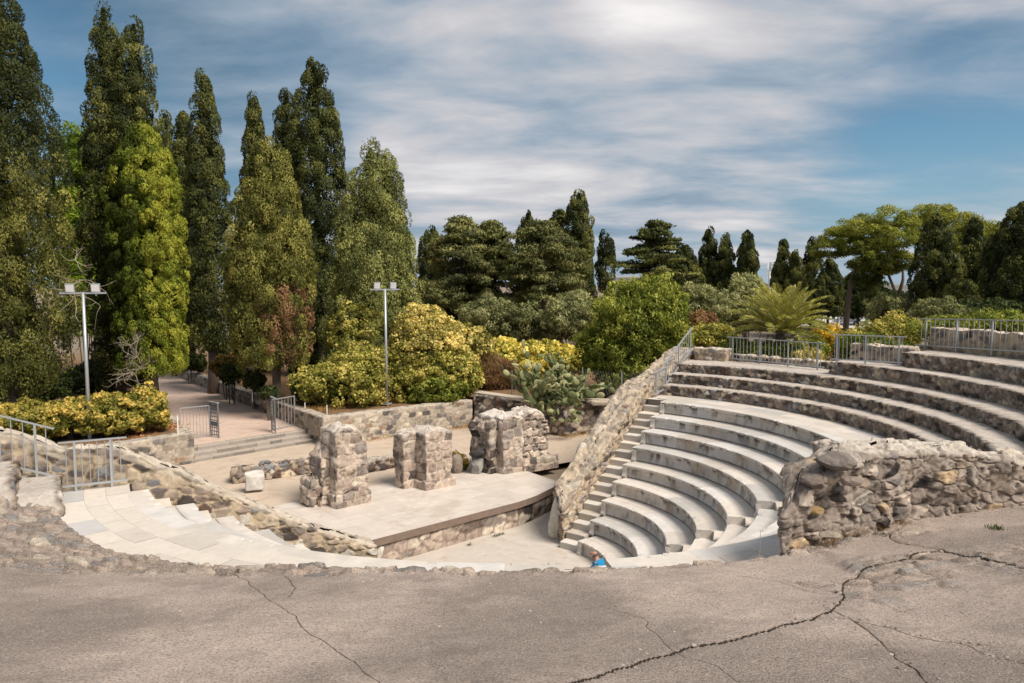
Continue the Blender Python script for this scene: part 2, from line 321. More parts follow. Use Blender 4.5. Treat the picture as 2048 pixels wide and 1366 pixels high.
def masonry(name, poly, zbot, ztop, style, seed, step=.045, core=None, rings=5, topn=.06, parent=None, mat=None, st_over=None, round_=2, tilt=None):
    st = dict(ST[style]); st.update(st_over or {})
    poly = np.asarray(poly, float)[:, :2]
    if np.sum(poly[:, 0] * np.roll(poly[:, 1], -1) - np.roll(poly[:, 0], -1) * poly[:, 1]) < 0: poly = poly[::-1]
    P, u = resample(poly, step); n = len(P)
    for _ in range(round_): P = .5 * P + .25 * (np.roll(P, 1, 0) + np.roll(P, -1, 0))
    tv = np.roll(P, -2, 0) - np.roll(P, 2, 0); tv /= np.linalg.norm(tv, axis=1, keepdims=True) + 1e-9; N = np.stack([tv[:, 1], -tv[:, 0]], 1)
    zb = np.array([zbot(*p) if callable(zbot) else zbot for p in P]); zt0 = np.array([ztop(*p) if callable(ztop) else ztop for p in P])
    tn = (fbm(np.stack([P[:, 0] * 3.1, P[:, 1] * 3.1, 0 * u], 1), 3, seed + 40) - .5) * 2 * topn; zt = zt0 + tn
    nz = max(4, int(np.max(zt - zb) / step) + 1)
    ctr = P.mean(0)
    C_ = np.array([core(*p) for p in P]) if core is not None else ctr + (P - ctr) * .02
    rows = []; UV = []; NN = []; capf = []
    for j in range(nz):
        q = j / (nz - 1); rows.append(np.column_stack([P, zb + (zt - zb) * q])); UV.append(np.column_stack([u, zb + (zt - zb) * q])); NN.append(np.column_stack([N, 0 * u])); capf.append(np.full(n, 0.0 if q < .97 else .6))
    for j in range(1, rings + 1):
        q = (j / rings) ** 1.0; X = P + (C_ - P) * q
        zz = np.array([ztop(*p) if callable(ztop) else ztop for p in X]) + (fbm(np.stack([X[:, 0] * 3.1, X[:, 1] * 3.1, 0 * u], 1), 3, seed + 40) - .5) * 2 * topn
        d = np.linalg.norm(X - P, axis=1); rows.append(np.column_stack([X, zz])); UV.append(np.column_stack([u, zt + d])); NN.append(np.tile((0, 0, 1.0), (n, 1))); capf.append(np.ones(n))
    V = np.stack(rows, 1); UV = np.stack(UV, 1); NN = np.stack(NN, 1); capf = np.stack(capf, 1); m = V.shape[1]
    # soften the arris between side and top
    NN[:, nz - 1] = NN[:, nz - 1] * .7 + np.array((0, 0, .7))
    c, b = stone_cols(UV[..., 0], UV[..., 1], st, seed, V)
    wob = (fbm(V * 1.9, 4, seed + 60) - .5) * 2 * st['wob'] * np.clip((V[..., 2] - zb[:, None]) / .3, .25, 1)
    if st['cap'] is not None:
        cn = np.array(st['cap']) * (.72 + .5 * fbm(V * 6, 4, seed + 70))[..., None]; capm = st['capmask'](V[..., 0], V[..., 1]) if st.get('capmask') else 1.0
        k = (capf * capm * st['capk'] * sst(fbm(V * 2.5, 3, seed + 71), .22, .42))[..., None]
        c = c * (1 - k) + cn * k
    if st.get('fine'):
        fn_ = fbm(V * 9.0, 4, seed + 80) - .5; b = b + fn_ * st['fine'] * 2 / st['bulge'] * (1 - .5 * capf); c = c * (.62 + .76 * fbm(V * 16, 4, seed + 81))[..., None]; c = c * (1 - .55 * (1 - capf) * sst(-fn_, .10, .22))[..., None]
    V = V + NN * (b * st['bulge'] + wob)[..., None]
    o = mobj(name, V.reshape(-1, 3), gridF(n, m, True), mat or M_STONE, parent, col=c.reshape(-1, 3), smooth=st.get('smooth', False))
    return o
def line_core(p0, p1, half):                    # nearest point on the inset centre line of a long wall
    p0 = np.asarray(p0, float)[:2]; p1 = np.asarray(p1, float)[:2]; d = p1 - p0; L = np.linalg.norm(d); d /= L
    def f(x, y):
        t = np.clip((np.array((x, y)) - p0) @ d, half * .9, L - half * .9); return p0 + d * t
    return f
def wall_line(name, p0, p1, thick, zbot, ztop, style, seed, side=1, **k):     # straight wall; p0->p1 is its visible foot line, body lies to the left (side=1) or right
    p0 = np.asarray(p0, float)[:2]; p1 = np.asarray(p1, float)[:2]; d = (p1 - p0) / np.linalg.norm(p1 - p0); nrm = np.array((-d[1], d[0])) * side * thick
    c = nrm / 2
    return masonry(name, [p0, p1, p1 + nrm, p0 + nrm], zbot, ztop, style, seed, core=line_core(p0 + c, p1 + c, thick / 2), **k)

# ---- marble bench rows
def lateral(r, off): return math.degrees(math.asin(min(.95, off / r)))
def bench_row(k, a0, a1, name, label, feet):
    r, z, zb = RK[k], ZK[k], (ZK[k - 1] - .02 if k else -.03); rn = (RK[k + 1] if k < 8 else r + .36) + .07
    prof = [(.055, zb), (.045, zb + .05), (.07, zb + .11), (.09, zb + .18), (.085, zb + .24), (.095, z - .125), (.085, z - .098), (.0, z - .086), (-.008, z - .05), (-.004, z - .012), (.012, z), (.12, z), (.26, z), (.375, z), (.385, z - .022), (.5, z - .024), (rn - r, z - .026)]
    if k == 8: prof = prof[:13] + [(rn - r, z)]
    prof = np.array(prof); m = len(prof)
    root = thing(name, label, 'seating', pol(r, (a0 + a1) / 2, zb), 'marble bench rows of the lower tier')
    VV, CC, FF = [], [], []; nv = 0
    a = a0; i = 0; arc = math.degrees(1 / r)
    while a < a1 - 1e-6:
        ln = (.95 + .75 * hsh(k, i, 77)[()]) * arc; b = a + ln
        if a1 - b < .45 * arc: b = a1
        gap = .004 * arc; na = max(5, int((b - a) / arc / .03)); A = np.linspace(a + gap / 2, b - gap / 2, na)
        tone = .80 + .30 * hsh(k, i, 5)[()]; warm = hsh(k, i, 6)[()]
        RR = r + prof[None, :, 0] + 0 * A[:, None]; ZZ = prof[None, :, 1] + 0 * A[:, None]; AA = np.radians(A)[:, None] + 0 * RR
        X = np.stack([RR * np.cos(AA), RR * np.sin(AA), ZZ], -1)
        rag = fbm(np.stack([A * r * .11, A * 0 + k, A * 0], 1), 4, 31); chip = sst(rag, .56, .62) * sst(hsh(k, i, 9)[()], .35, .55)
        fine = fbm(np.stack([A * r * .5, A * 0 + k, A * 0], 1), 3, 33)
        lip = np.zeros(m); lip[6:10] = (.3, 1, 1, .8); 
        dr = (chip[:, None] * lip[None] * (.05 + .04 * fine[:, None])); RR2 = RR + dr + (fine[:, None] - .5) * .012 * lip[None]
        X = np.stack([RR2 * np.cos(AA), RR2 * np.sin(AA), ZZ - chip[:, None] * (np.arange(m) == 10) * .03], -1)
        c = MARB * tone * (np.array((1.02, 1.0, .98)) if warm < .6 else np.array((.98, 1.0, 1.03)))
        c = np.tile(c, (na, m, 1)) * (.86 + .28 * fbm(X * 3.2, 4, 41))[..., None]
        ris = np.zeros(m); ris[1:10] = (.35, .35, .45, .6, .95, 1, .9, .55, .3)
        amp = .30 + .62 * np.exp(-((A - 14) / 26.0) ** 2)
        st_ = sst(fbm(np.stack([X[..., 0] * 5.5, X[..., 1] * 5.5, X[..., 2] * 3.2], -1), 5, 51 + k), .62 - .17 * amp[:, None], .78 - .14 * amp[:, None]) * ris[None] * 1.25
        st_ = np.clip(st_, 0, .93)[..., None]; c = c * (1 - st_) + np.array((.055, .05, .048)) * st_
        og = (sst(fbm(X * 1.7, 3, 61 + k), .58, .7) * (ris > .3) * .45)[..., None]; c = c * (1 - og) + np.array((.42, .30, .19)) * og
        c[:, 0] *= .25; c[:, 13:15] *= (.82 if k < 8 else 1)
        V = X.reshape(-1, 3); F = gridF(na, m).tolist()
        F.append(list(range(m))[::-1] + [na * m]); F.append([(na - 1) * m + q for q in range(m)] + [na * m + 1])
        e0, e1 = pol(r + prof[-1, 0], A[0], zb), pol(r + prof[-1, 0], A[-1], zb)
        VV += V.tolist() + [e0.tolist(), e1.tolist()]; CC += c.reshape(-1, 3).tolist() + [c[0, 3].tolist(), (c[0, 3] * .6).tolist()]
        FF += [[q + nv for q in f] for f in F]; nv += na * m + 2; a = b; i += 1
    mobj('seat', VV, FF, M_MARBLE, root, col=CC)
    for az, sg in feet:                         # carved lion-foot brackets at the stair ends
        az = az + sg * math.degrees(.075 / r); wv = np.array(pol(1, az + 90)) * .075; rv = np.array(pol(1, az)); zz = np.array((0, 0, 1.0))
        sec = [(.10, 0), (-.055, 0), (-.06, .06), (-.02, .12), (.0, .2), (-.02, .28), (-.03, z - zb - .092), (.10, z - zb - .092)]
        V = [pol(r, az, zb) + rv * p[0] + zz * p[1] + s_ * wv for s_ in (-1, 1) for p in sec]; n = len(sec)
        F = [tuple(range(n)), tuple(range(2 * n - 1, n - 1, -1))] + [(q, q + n, (q + 1) % n + n, (q + 1) % n) for q in range(n)]
        mobj('lion_foot', V, F, M_MARBLE, root, col=np.tile(MARB * (.9 + .2 * hsh(k, int(az), 3)[()]), (len(V), 1)))
    return root
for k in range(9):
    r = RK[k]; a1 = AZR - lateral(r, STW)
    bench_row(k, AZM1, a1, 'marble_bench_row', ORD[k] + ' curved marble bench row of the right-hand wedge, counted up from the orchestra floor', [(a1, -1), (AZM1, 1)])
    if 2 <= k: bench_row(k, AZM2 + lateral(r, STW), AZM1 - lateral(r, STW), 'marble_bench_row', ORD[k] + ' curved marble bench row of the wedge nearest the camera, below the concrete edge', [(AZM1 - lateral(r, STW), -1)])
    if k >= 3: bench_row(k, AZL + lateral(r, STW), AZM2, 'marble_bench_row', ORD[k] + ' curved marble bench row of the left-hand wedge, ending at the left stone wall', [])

# ---- stair flights between the wedges: two steps to each row
def flight(name, label, az, side, ks):
    root = thing(name, label, 'stairs', pol(RK[0], az, 0), 'marble stair flights between the seats')
    for k in ks:
        for half in (0, 1):
            r0 = RK[k] + (.06 if half == 0 else .43); r1 = (RK[k] + .47) if half == 0 else ((RK[k + 1] if k < 8 else RK[8] + .43) + .1)
            zt = ((ZK[k - 1] if k else 0) + ZK[k]) / 2 if half == 0 else ZK[k]; zb = (ZK[k - 1] if k else 0) - .25
            V = []; C_ = []; na, nr, nzv = 7, 4, 3
            prof = [(r0, zb), (r0, zt - .13), (r0, zt - .03), (r0 + .006, zt - .004), (r0 + .02, zt), (r0 + .2, zt), (r1, zt)]
            tone = .78 + .32 * hsh(k, half, int(az), 8)[()]
            for q in np.linspace(0, 1, na):
                for (rr, zz) in prof:
                    a = az + side * lateral(rr, STW) * q * .995
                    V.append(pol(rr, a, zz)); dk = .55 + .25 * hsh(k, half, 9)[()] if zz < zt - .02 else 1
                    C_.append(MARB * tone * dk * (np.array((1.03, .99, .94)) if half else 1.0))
            m = len(prof); F = gridF(na, m).tolist(); F.append(list(range(m))); F.append([(na - 1) * m + q for q in range(m)][::-1])
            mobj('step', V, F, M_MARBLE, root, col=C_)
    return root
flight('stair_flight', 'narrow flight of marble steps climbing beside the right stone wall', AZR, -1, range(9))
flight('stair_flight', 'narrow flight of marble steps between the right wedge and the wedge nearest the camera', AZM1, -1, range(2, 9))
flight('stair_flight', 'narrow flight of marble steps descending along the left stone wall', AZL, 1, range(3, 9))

# ---- walkway (diazoma) paved with slabs behind the ninth row
V, C_, F = [], [], []; nv = 0
bands = [(RK[8] + .349, 9.68), (9.68, 10.08), (10.08, 10.6)]
for bi_, (ra, rb) in enumerate(bands):
    a = AZL; i = 0
    while a < AZR - .01:
        b = min(AZR, a + math.degrees((.7 + .9 * hsh(i, bi_, 12)[()]) / 9.8)); gp = math.degrees(.0035 / 9.8)
        na = max(3, int((b - a) / 1.0) + 1); tone = .84 + .24 * hsh(i, bi_, 13)[()]; gy = hsh(i, bi_, 14)[()]
        cc = MARB * tone * (np.array((.88, .92, .98)) * .9 if gy > .82 else np.array((1.02, .99, .96)))
        dz = .003 * (hsh(i, bi_, 15)[()] - .5)
        for aa in np.linspace(a + gp, b - gp, na):
            V += [pol(ra + .0015, aa, ZK[8] + dz).tolist(), pol(rb - .0015, aa, ZK[8] + dz).tolist()]; C_ += [cc.tolist()] * 2
        for q in range(na - 1): F.append([nv + 2 * q, nv + 2 * q + 1, nv + 2 * q + 3, nv + 2 * q + 2])
        nv += 2 * na; a = b; i += 1
tag(mobj('pavement', V, F, M_MARBLE, col=C_), 'curved marble walkway of pale slabs above the ninth bench row', 'pavement', kind='structure')
A = np.linspace(AZL, AZR, 160); V = []; 
for aa in A: V += [pol(RK[8] + .3, aa, ZK[8] - .012), pol(10.62, aa, ZK[8] - .012)]
tag(mobj('pavement_bed', V, gridF(160, 2), M_CONC, col=np.tile((.36, .32, .28), (320, 1))), 'bedding in the joints below the marble walkway', 'pavement', kind='structure')

# ---- rubble seat rows of the upper tier
def rubble_row(i, a0, a1, rt, label, seed):
    r, z, zb = RG[i], ZG[i], (ZG[i - 1] if i else ZK[8]) - .04
    na = int(math.radians(a1 - a0) * r / .036); A = np.linspace(a0, a1, na)
    hz = np.linspace(zb, z - .03, 11); tr = np.linspace(.05, rt - r, 12)
    prof = [(0, q) for q in hz] + [(.012, z - .008)] + [(q, z) for q in tr]; prof = np.array(prof); m = len(prof); ns = len(hz) + 1
    AA = np.radians(A)[:, None]; R0 = r + prof[None, :, 0] + 0 * AA; Z0 = prof[None, :, 1] + 0 * AA
    U = AA * r + 0 * R0; Vv = np.concatenate([hz, [z], z + tr])[None] + 0 * R0
    X = np.stack([R0 * np.cos(AA), R0 * np.sin(AA), Z0], -1)
    st = dict(ST['dark']); st.update(cw=.21, ch=.135, bulge=.05, wob=.05)
    lightk = .25 + .75 * sst(A, -25, 35) if seed < 106 else np.full(len(A), .8)                      # risers painted paler towards the stage end, where light falls
    c1, b = stone_cols(U, Vv, st, seed, X); c2, _ = stone_cols(U, Vv, dict(st, pal=PAL_RUB, mort=(.30, .24, .19)), seed, X)
    c = c1 + (c2 - c1) * lightk[:, None, None]
    ct = np.array((.47, .42, .37)) * (.72 + .5 * fbm(X * 4.0, 4, seed + 5))[..., None]
    fl = sst(fbm(X * 11, 3, seed + 6), .62, .7)[..., None]; ct = ct * (1 - .4 * fl) + np.array((.6, .55, .5)) * .4 * fl
    top = np.clip((np.arange(m)[None] - ns + .5) / 1.5 + (fbm(X * 9, 3, seed + 7) - .5) * 2.2, 0, 1)[..., None] * (np.arange(m) >= ns - 1)[None, :, None]
    c = c * (1 - top) + ct * top
    side = (np.arange(m) < ns); dr = -(b * st['bulge'] + (fbm(X * 2.5, 3, seed + 8) - .5) * 2 * st['wob']) * side[None]
    dz = np.where(side[None], (fbm(X * 5, 3, seed + 4) - .5) * .03, (fbm(X * 3, 4, seed + 3) - .5) * .05 * (1 - .5 * b) + .012 * b)
    dz = dz * (np.arange(m) > 0)[None]
    if seed >= 106:                             # the stubs sink into the rubble slope
        tp_ = sst(A, a1 - 7, a1)[:, None]; Z0 = zb + (Z0 - zb) * (1 - tp_) - .25 * tp_; dz = dz * (1 - tp_)
    R1 = R0 + dr; X = np.stack([R1 * np.cos(AA), R1 * np.sin(AA), Z0 + dz], -1)
    Fq = gridF(na, m).tolist(); X = X.reshape(-1, 3); c = c.reshape(-1, 3)
    for q0, aa_ in ((0, A[0]), ((na - 1) * m, A[-1])):
        Fq.append([q0 + q for q in range(m)] + [len(X)]); X = np.vstack([X, pol(rt, aa_, zb)]); c = np.vstack([c, c[q0 + 3]])
    o = mobj('stone_seat_row', X, Fq, M_STONE, col=c, smooth=True)
    return tag(o, label, 'seating', 'rubble stone rows of the upper tier')
rubble_row(0, -48, AZR - .3, RG[1] + .12, 'dark rubble seat row directly above the marble walkway on the right', 101)
rubble_row(1, -43, AZR - .3, RG[2] + .12, 'second dark rubble seat row above the marble walkway on the right', 102)
rubble_row(2, -38, AZR - .3, 14.35, 'third rubble seat row on the right, carrying the long grey railing', 103)
rubble_row(3, -36, 28.6, 14.35, 'fourth rubble seat row on the right, starting beside the end of the long railing', 104)
rubble_row(4, -34, 19.2, 15.7, 'uppermost rubble seat row on the right, below the tall parapet', 105)
rubble_row(0, AZL, -139, RG[1] + .12, 'short stub of rubble seat row above the walkway on the left', 106)
rubble_row(1, AZL, -140, RG[2] + .12, 'short upper stub of rubble seat row at the left edge of the frame', 107)

# ---- end walls (analemmata) with rubble crowns
def prof_fn(tab, az):
    A = math.radians(az); c, s = math.cos(A), math.sin(A); rs = [q[0] for q in tab]; zs = [q[1] for q in tab]
    return lambda x, y: float(np.interp(x * c + y * s, rs, zs))
def ro(az, r, off): A = math.radians(az); return np.array([r * math.cos(A) - off * math.sin(A), r * math.sin(A) + off * math.cos(A)])
TABR = [(2.8, 1.05), (3.98, 1.58), (5.03, 2.08), (6.08, 2.68), (6.74, 3.06), (7.28, 3.38), (7.8, 3.7), (8.5, 4.06), (9.1, 4.3), (10.5, 4.38), (11.5, 4.62), (12.5, 5.0), (14.6, 5.35)]
TABL = [(3.6, 1.35), (3.98, 1.56), (5.03, 2.02), (6.08, 2.58), (6.74, 2.98), (7.28, 3.3), (7.8, 3.64), (8.5, 4.03), (9.1, 4.36), (9.47, 4.55), (10.5, 4.6), (10.9, 4.82), (11.3, 5.02), (12.8, 5.3)]
wr = masonry('end_wall', [ro(AZR, 2.95, 0.02), ro(AZR, 14.3, 0.02), ro(AZR, 14.3, .92), ro(AZR, 4.0, .92)], -.1, prof_fn(TABR, AZR), 'analemma', 201, step=.042,
             core=line_core(ro(AZR, 3.2, .45), ro(AZR, 14.3, .45), .45), rings=9, st_over=dict(capk=.32, bulge=.055, wob=.08, cw=.26, ch=.19, mort=(.52, .41, .285), fine=.02))
tag(wr, 'sloping rubble wall closing the right end of the seating beside the stage', 'wall')
wl = masonry('end_wall', [ro(AZL, 3.75, -.02), ro(AZL, 13.0, -.02), ro(AZL, 13.0, -.62), ro(AZL, 3.75, -.62)], -.1, prof_fn(TABL, AZL), 'analemma', 211, step=.04,
             core=line_core(ro(AZL, 3.75, -.31), ro(AZL, 13, -.31), .31), rings=6, st_over=dict(wob=.035, bulge=.045, mw=.15, capk=.9, grow=.8), topn=.03)
tag(wl, 'sloping cream mortared stone wall closing the left end of the seating', 'wall')

# ---- orchestra, stage and the ground behind it
def sheet(name, pts, z, mat, col, label, cat='ground'):
    o = mobj(name, [(p[0], p[1], z) for p in pts], [list(range(len(pts)))], mat, col=np.tile(col, (len(pts), 1))); return tag(o, label, cat, kind='structure')
sheet('orchestra_floor', [pol(9.3, q) for q in range(0, 360, 6)], 0.0, M_EARTH, (.50, .45, .395), 'pale sandy floor of the orchestra below the seats', 'floor')
STG = [(3.06, -9.6), (3.06, 3.1), (3.2, 4.0), (3.79, 5.84), (6.0, 6.08), (7.6, 6.1), (8.1, 5.0), (8.1, -9.6)]
stg = thing('stage_platform', 'low whitish stage platform with a dark timber-like edge and rubble front', 'stage', TS(5.5, 0, .6))
V = [TS(t, s, .85) for t, s in STG] + [TS(t, s, .69) for t, s in STG]; n = len(STG)
mobj('deck', V, [list(range(n))[::-1]], M_DECK, stg, col=np.tile((.565, .505, .45), (2 * n, 1)))
mobj('edge_beam', [TS(t, s, .846) for t, s in STG] + [TS(t, s, .63) for t, s in STG], [(q, (q + 1) % n, (q + 1) % n + n, q + n) for q in range(0, 5)], M_WOOD, stg)
for i, (a, b) in enumerate(zip(STG[:5], STG[1:6])):
    P0, P1 = TS(*a)[:2], TS(*b)[:2]; inn = TS(a[0] + .09, a[1])[:2] - P0; P0 = P0 + inn; P1 = P1 + inn
    masonry('front_wall', [P0, P1, P1 + (TS(.4, 0)[:2]), P0 + TS(.4, 0)[:2]], -.05, .66, 'dark', 230 + i, step=.05, rings=2, parent=stg, topn=0,
            st_over=dict(cw=.5, ch=.3, bulge=.03, wob=.05, pal=PAL_PIER + [(1.5, (.16, .12, .1))] if i == 0 else PAL_DARK, mort=(.32, .25, .2) if i == 0 else (.12, .1, .08)))
PLZ = [(8.05, -9.6), (8.05, 5.1), (7.5, 6.3), (6.3, 6.2), (6.0, 8.6), (4.4, 14.0), (6.4, 20), (17.4, 20), (17.4, -22), (6.6, -22), (4.0, -11.0), (3.7, -9.62)]
sheet('path', [TS(*p)[:2] for p in PLZ], .80, M_EARTH, (.50, .41, .325), 'sandy ground between the stage and the retaining walls', 'ground')
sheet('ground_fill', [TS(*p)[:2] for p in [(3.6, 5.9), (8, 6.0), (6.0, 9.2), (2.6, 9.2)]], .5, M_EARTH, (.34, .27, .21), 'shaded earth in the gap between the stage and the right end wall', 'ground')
sheet('ground_fill', [TS(*p)[:2] for p in [(3.0, -9.7), (8.2, -9.7), (8.2, -9.4), (3.2, -9.4)]], .80, M_EARTH, (.50, .41, .325), 'sandy ground at the left end of the stage', 'ground')
# ================================================================= the concrete terrace the camera stands on
EAZ = [-154, -142, -135, -129, -122, -114.6, -105, -97, -80, -69, -60, -30]; EZ = [3.86, 3.88, 3.88, 3.86, 3.96, 4.06, 4.25, 4.31, 4.31, 4.25, 4.3, 4.3]
def z_edge(az): return np.interp(az, EAZ, EZ)
def terrace(r, az):
    z = z_edge(az) + (r - 10.6) * (.18 + .0038 * (r - 10.6)) * np.interp(az, [-154, -128, -110, -90], [1.25, 1.25, 1.06, 1.0])
    zr = ZG[0] + (ZG[1] - ZG[0]) * sst(r, 11.25, 11.4) + (ZG[2] - ZG[1]) * sst(r, 12.05, 12.2) - .05
    k = sst(-az, 140.0, 148.0) * sst(r, 10.5, 10.62)
    return z + (zr - .03 - z) * k * (r < 13.5)
def hit_terrace(u, v):
    d = ray(u, v); d = d / math.hypot(d[0], d[1]); lo = 2.5
    for D in np.arange(2.5, 16, .02):
        p = CAM + d * D
        if p[2] <= terrace(math.hypot(p[0], p[1]), math.degrees(math.atan2(p[1], p[0]))): return p
    return CAM + d * 12
CRK = [[(1150, 1366), (1290, 1320), (1400, 1292), (1500, 1272), (1600, 1245), (1668, 1222), (1690, 1190), (1688, 1165), (1720, 1146), (1780, 1128), (1830, 1112), (1880, 1098), (1930, 1108), (1990, 1128), (2060, 1140)],
       [(1668, 1222), (1700, 1243), (1745, 1270), (1790, 1305), (1830, 1345), (1860, 1372)],
       [(470, 1150), (520, 1185), (600, 1245), (650, 1290), (720, 1335), (760, 1372)],
       [(1210, 1215), (1290, 1240), (1340, 1300), (1420, 1330), (1500, 1370)],
       [(1700, 1243), (1800, 1262), (1920, 1283), (2050, 1330)],
       [(1880, 1098), (1800, 1088), (1755, 1060)], [(1480, 1150), (1560, 1160), (1640, 1185), (1688, 1190)], [(575, 1150), (590, 1175), (575, 1192)]]
CRW = [.0145, .0095, .005, .0042, .006, .026, .005, .006]
def wiggle(P, seed, amp=.06, step=.04):
    P = np.asarray(P)[:, :2]; Q, s = resample(P, step, closed=False); n = len(Q)
    t = np.gradient(Q, axis=0); t /= np.linalg.norm(t, axis=1, keepdims=True) + 1e-9
    return Q + np.stack([-t[:, 1], t[:, 0]], 1) * ((fbm(np.stack([s * 3.2, s * 0, s * 0], 1), 5, seed) - .5) * 2 * amp)[:, None]
CRP = [wiggle([hit_terrace(*q) for q in c], 300 + i) for i, c in enumerate(CRK)]
def seg_dist(X, Y, P):                          # distance of many points to a polyline (coarse cull first)
    out = np.full(X.shape, 9.0)
    for a, b in zip(P[:-1], P[1:]):
        m = (np.abs(X - a[0]) < .25) & (np.abs(Y - a[1]) < .25)
        if not m.any(): continue
        d = b - a; L = d @ d + 1e-12; t = np.clip(((X[m] - a[0]) * d[0] + (Y[m] - a[1]) * d[1]) / L, 0, 1)
        out[m] = np.minimum(out[m], np.hypot(X[m] - a[0] - t * d[0], Y[m] - a[1] - t * d[1]))
    return out
rr = np.concatenate([np.arange(10.5, 12.4, .026), np.arange(12.4, 17.6, .027), np.arange(17.6, 22.5, .15)]); aa = np.concatenate([np.arange(-154, -126, .15), np.arange(-126, -58, .085), np.arange(-58, -32, .2)])
RRg, AAg = np.meshgrid(rr, aa, indexing='ij'); Z = terrace(RRg, AAg)
Xg, Yg = RRg * np.cos(np.radians(AAg)), RRg * np.sin(np.radians(AAg)); P3g = np.stack([Xg, Yg, 0 * Xg], -1)
edge_wob = (fbm(P3g * 1.7, 3, 401) - .5) * .5 + (fbm(P3g * 6, 3, 402) - .5) * .18
stony = 1 - sst(RRg - 10.6 + edge_wob, np.interp(AAg, [-150, -128, -116, -105, -95, -70], [3.2, 2.2, .85, .42, .20, .12]), np.interp(AAg, [-150, -128, -116, -105, -95, -70], [3.6, 2.9, 1.3, .62, .34, .25]))
stony = np.maximum(stony, .9 * sst(fbm(P3g * 1.1 + 5, 4, 403), .50, .62) * sst(-AAg, -74, 70) * (AAg > -73.5) * (AAg < -57) * sst(RRg, 14.5, 12))
st = dict(pal=[(3, (.42, .33, .265)), (2, (.33, .265, .22)), (1.3, (.48, .39, .31)), (1, (.26, .245, .235)), (.7, (.56, .48, .38))], mort=(.38, .30, .245), cw=.36, ch=.22, jit=1.0, mw=.13, bulge=.03, grow=.85, pit=.25, rim=.6)
cs, bs = stone_cols(np.radians(AAg) * 11.2, RRg, st, 410, P3g)
cc = np.array((.50, .405, .345)) * (.80 + .36 * fbm(P3g * .9, 5, 420))[..., None]
cc = cc * (1 - .34 * sst(fbm(P3g * .45 + 9, 5, 421), .46, .62))[..., None]
cc = cc + np.array((.06, .05, .045)) * sst(fbm(P3g * 1.3 + 3, 4, 422), .55, .75)[..., None]
colg = cc * (1 - stony[..., None]) + cs * stony[..., None]
Z = Z + (fbm(P3g * 1.2, 4, 430) - .5) * .09 + (fbm(P3g * 9, 3, 431) - .5) * .014 + stony * (bs * .05 + (fbm(P3g * 5, 4, 432) - .5) * .10)
fall = sst(10.62 - RRg + edge_wob * .15, -.03, .07); Z = Z * (1 - fall) + (ZK[8] - .02) * fall * 1.0
CRKD = np.full(Xg.shape, 9.0); CRKW = np.full(Xg.shape, .01)
for P, wd in zip(CRP, CRW):                     # signed distance to each crack; one lip stands a little proud
    for a, b in zip(P[:-1], P[1:]):
        m = (np.abs(Xg - a[0]) < .3) & (np.abs(Yg - a[1]) < .3)
        if not m.any(): continue
        d = b - a; L = d @ d + 1e-12; dx_, dy_ = Xg[m] - a[0], Yg[m] - a[1]; t = np.clip((dx_ * d[0] + dy_ * d[1]) / L, 0, 1)
        ds = np.hypot(dx_ - t * d[0], dy_ - t * d[1]); ds = np.where(d[0] * dy_ - d[1] * dx_ > 0, ds, -ds)
        upd = np.abs(ds) < np.abs(CRKD[m]); q = CRKD[m]; q[upd] = ds[upd]; CRKD[m] = q; q = CRKW[m]; q[upd] = wd; CRKW[m] = q
lip = np.sign(CRKD) * np.exp(-np.abs(CRKD) / .12) * (CRKW > .01) * .010; Z = Z + lip - .012 * np.exp(-(CRKD / .035) ** 2) * (CRKW / .017)
# ---- ruined rubble wall on the right of the terrace
fp = [hit_terrace(*q)[:2] for q in [(1562, 1104), (1640, 1088), (1720, 1066), (1850, 1036), (1960, 1020), (2048, 1008)]]
d_ = fp[-1] - fp[-2]; fp.append(fp[-1] + d_ / np.linalg.norm(d_) * 5.0)
fp = np.array(fp); bk = []
for i, p in enumerate(fp):
    t_ = fp[min(i + 1, len(fp) - 1)] - fp[max(0, i - 1)]; t_ /= np.linalg.norm(t_); nn = np.array((-t_[1], t_[0])); nn = nn if nn @ (p - CAM[:2]) > 0 else -nn
    bk.append(p + nn * np.interp(i, [0, 1, 2, 6], [1.05, 1.05, .95, .9]))
bk = np.array(bk)
for i in (0, 1): bk[i] = fp[i] + (fp[i] - CAM[:2]) / np.linalg.norm(fp[i] - CAM[:2]) * (1.0 if i else .95) + np.array((.1 if i == 0 else .0, 0))
def along(x, y):                                # arc position along the front foot line
    best = 9e9; s0 = 0; out = 0
    for a, b in zip(fp[:-1], fp[1:]):
        d = b - a; L = np.linalg.norm(d); t = np.clip(((np.array((x, y)) - a) @ d) / L ** 2, 0, 1); q = np.linalg.norm(a + t * d - (x, y))
        if q < best: best = q; out = s0 + t * L
        s0 += L
    return out, best
S_ = np.concatenate([[0], np.cumsum(np.linalg.norm(np.diff(fp, axis=0), axis=1))])
def topfront(i, v): d = ray(*[(1562, 1640, 1720, 1850, 1960, 2048)[i], v]); return float((CAM + d * (math.hypot(*(fp[i] - CAM[:2])) / math.hypot(d[0], d[1])))[2])
TW = [topfront(0, 1035), topfront(1, 962), topfront(2, 912), topfront(3, 905), topfront(4, 912), topfront(5, 930)]; TW.append(TW[-1] + .1)
def rub_top(x, y):
    s, q = along(x, y); z = np.interp(s, S_, TW); return float(z + .05 * math.sin(q * 3.0) - .03 * q)
def rub_bot(x, y): return float(terrace(math.hypot(x, y), math.degrees(math.atan2(y, x)))) - .35 - (.5 if along(x, y)[1] > .3 else 0)
mid = (fp + bk) / 2
yl = np.interp(Xg, mid[:, 0], mid[:, 1], left=-99, right=mid[-1, 1]); Z = np.where((Xg > mid[0, 0]) & (Yg > yl), np.minimum(Z, ZK[8] - .15), Z)
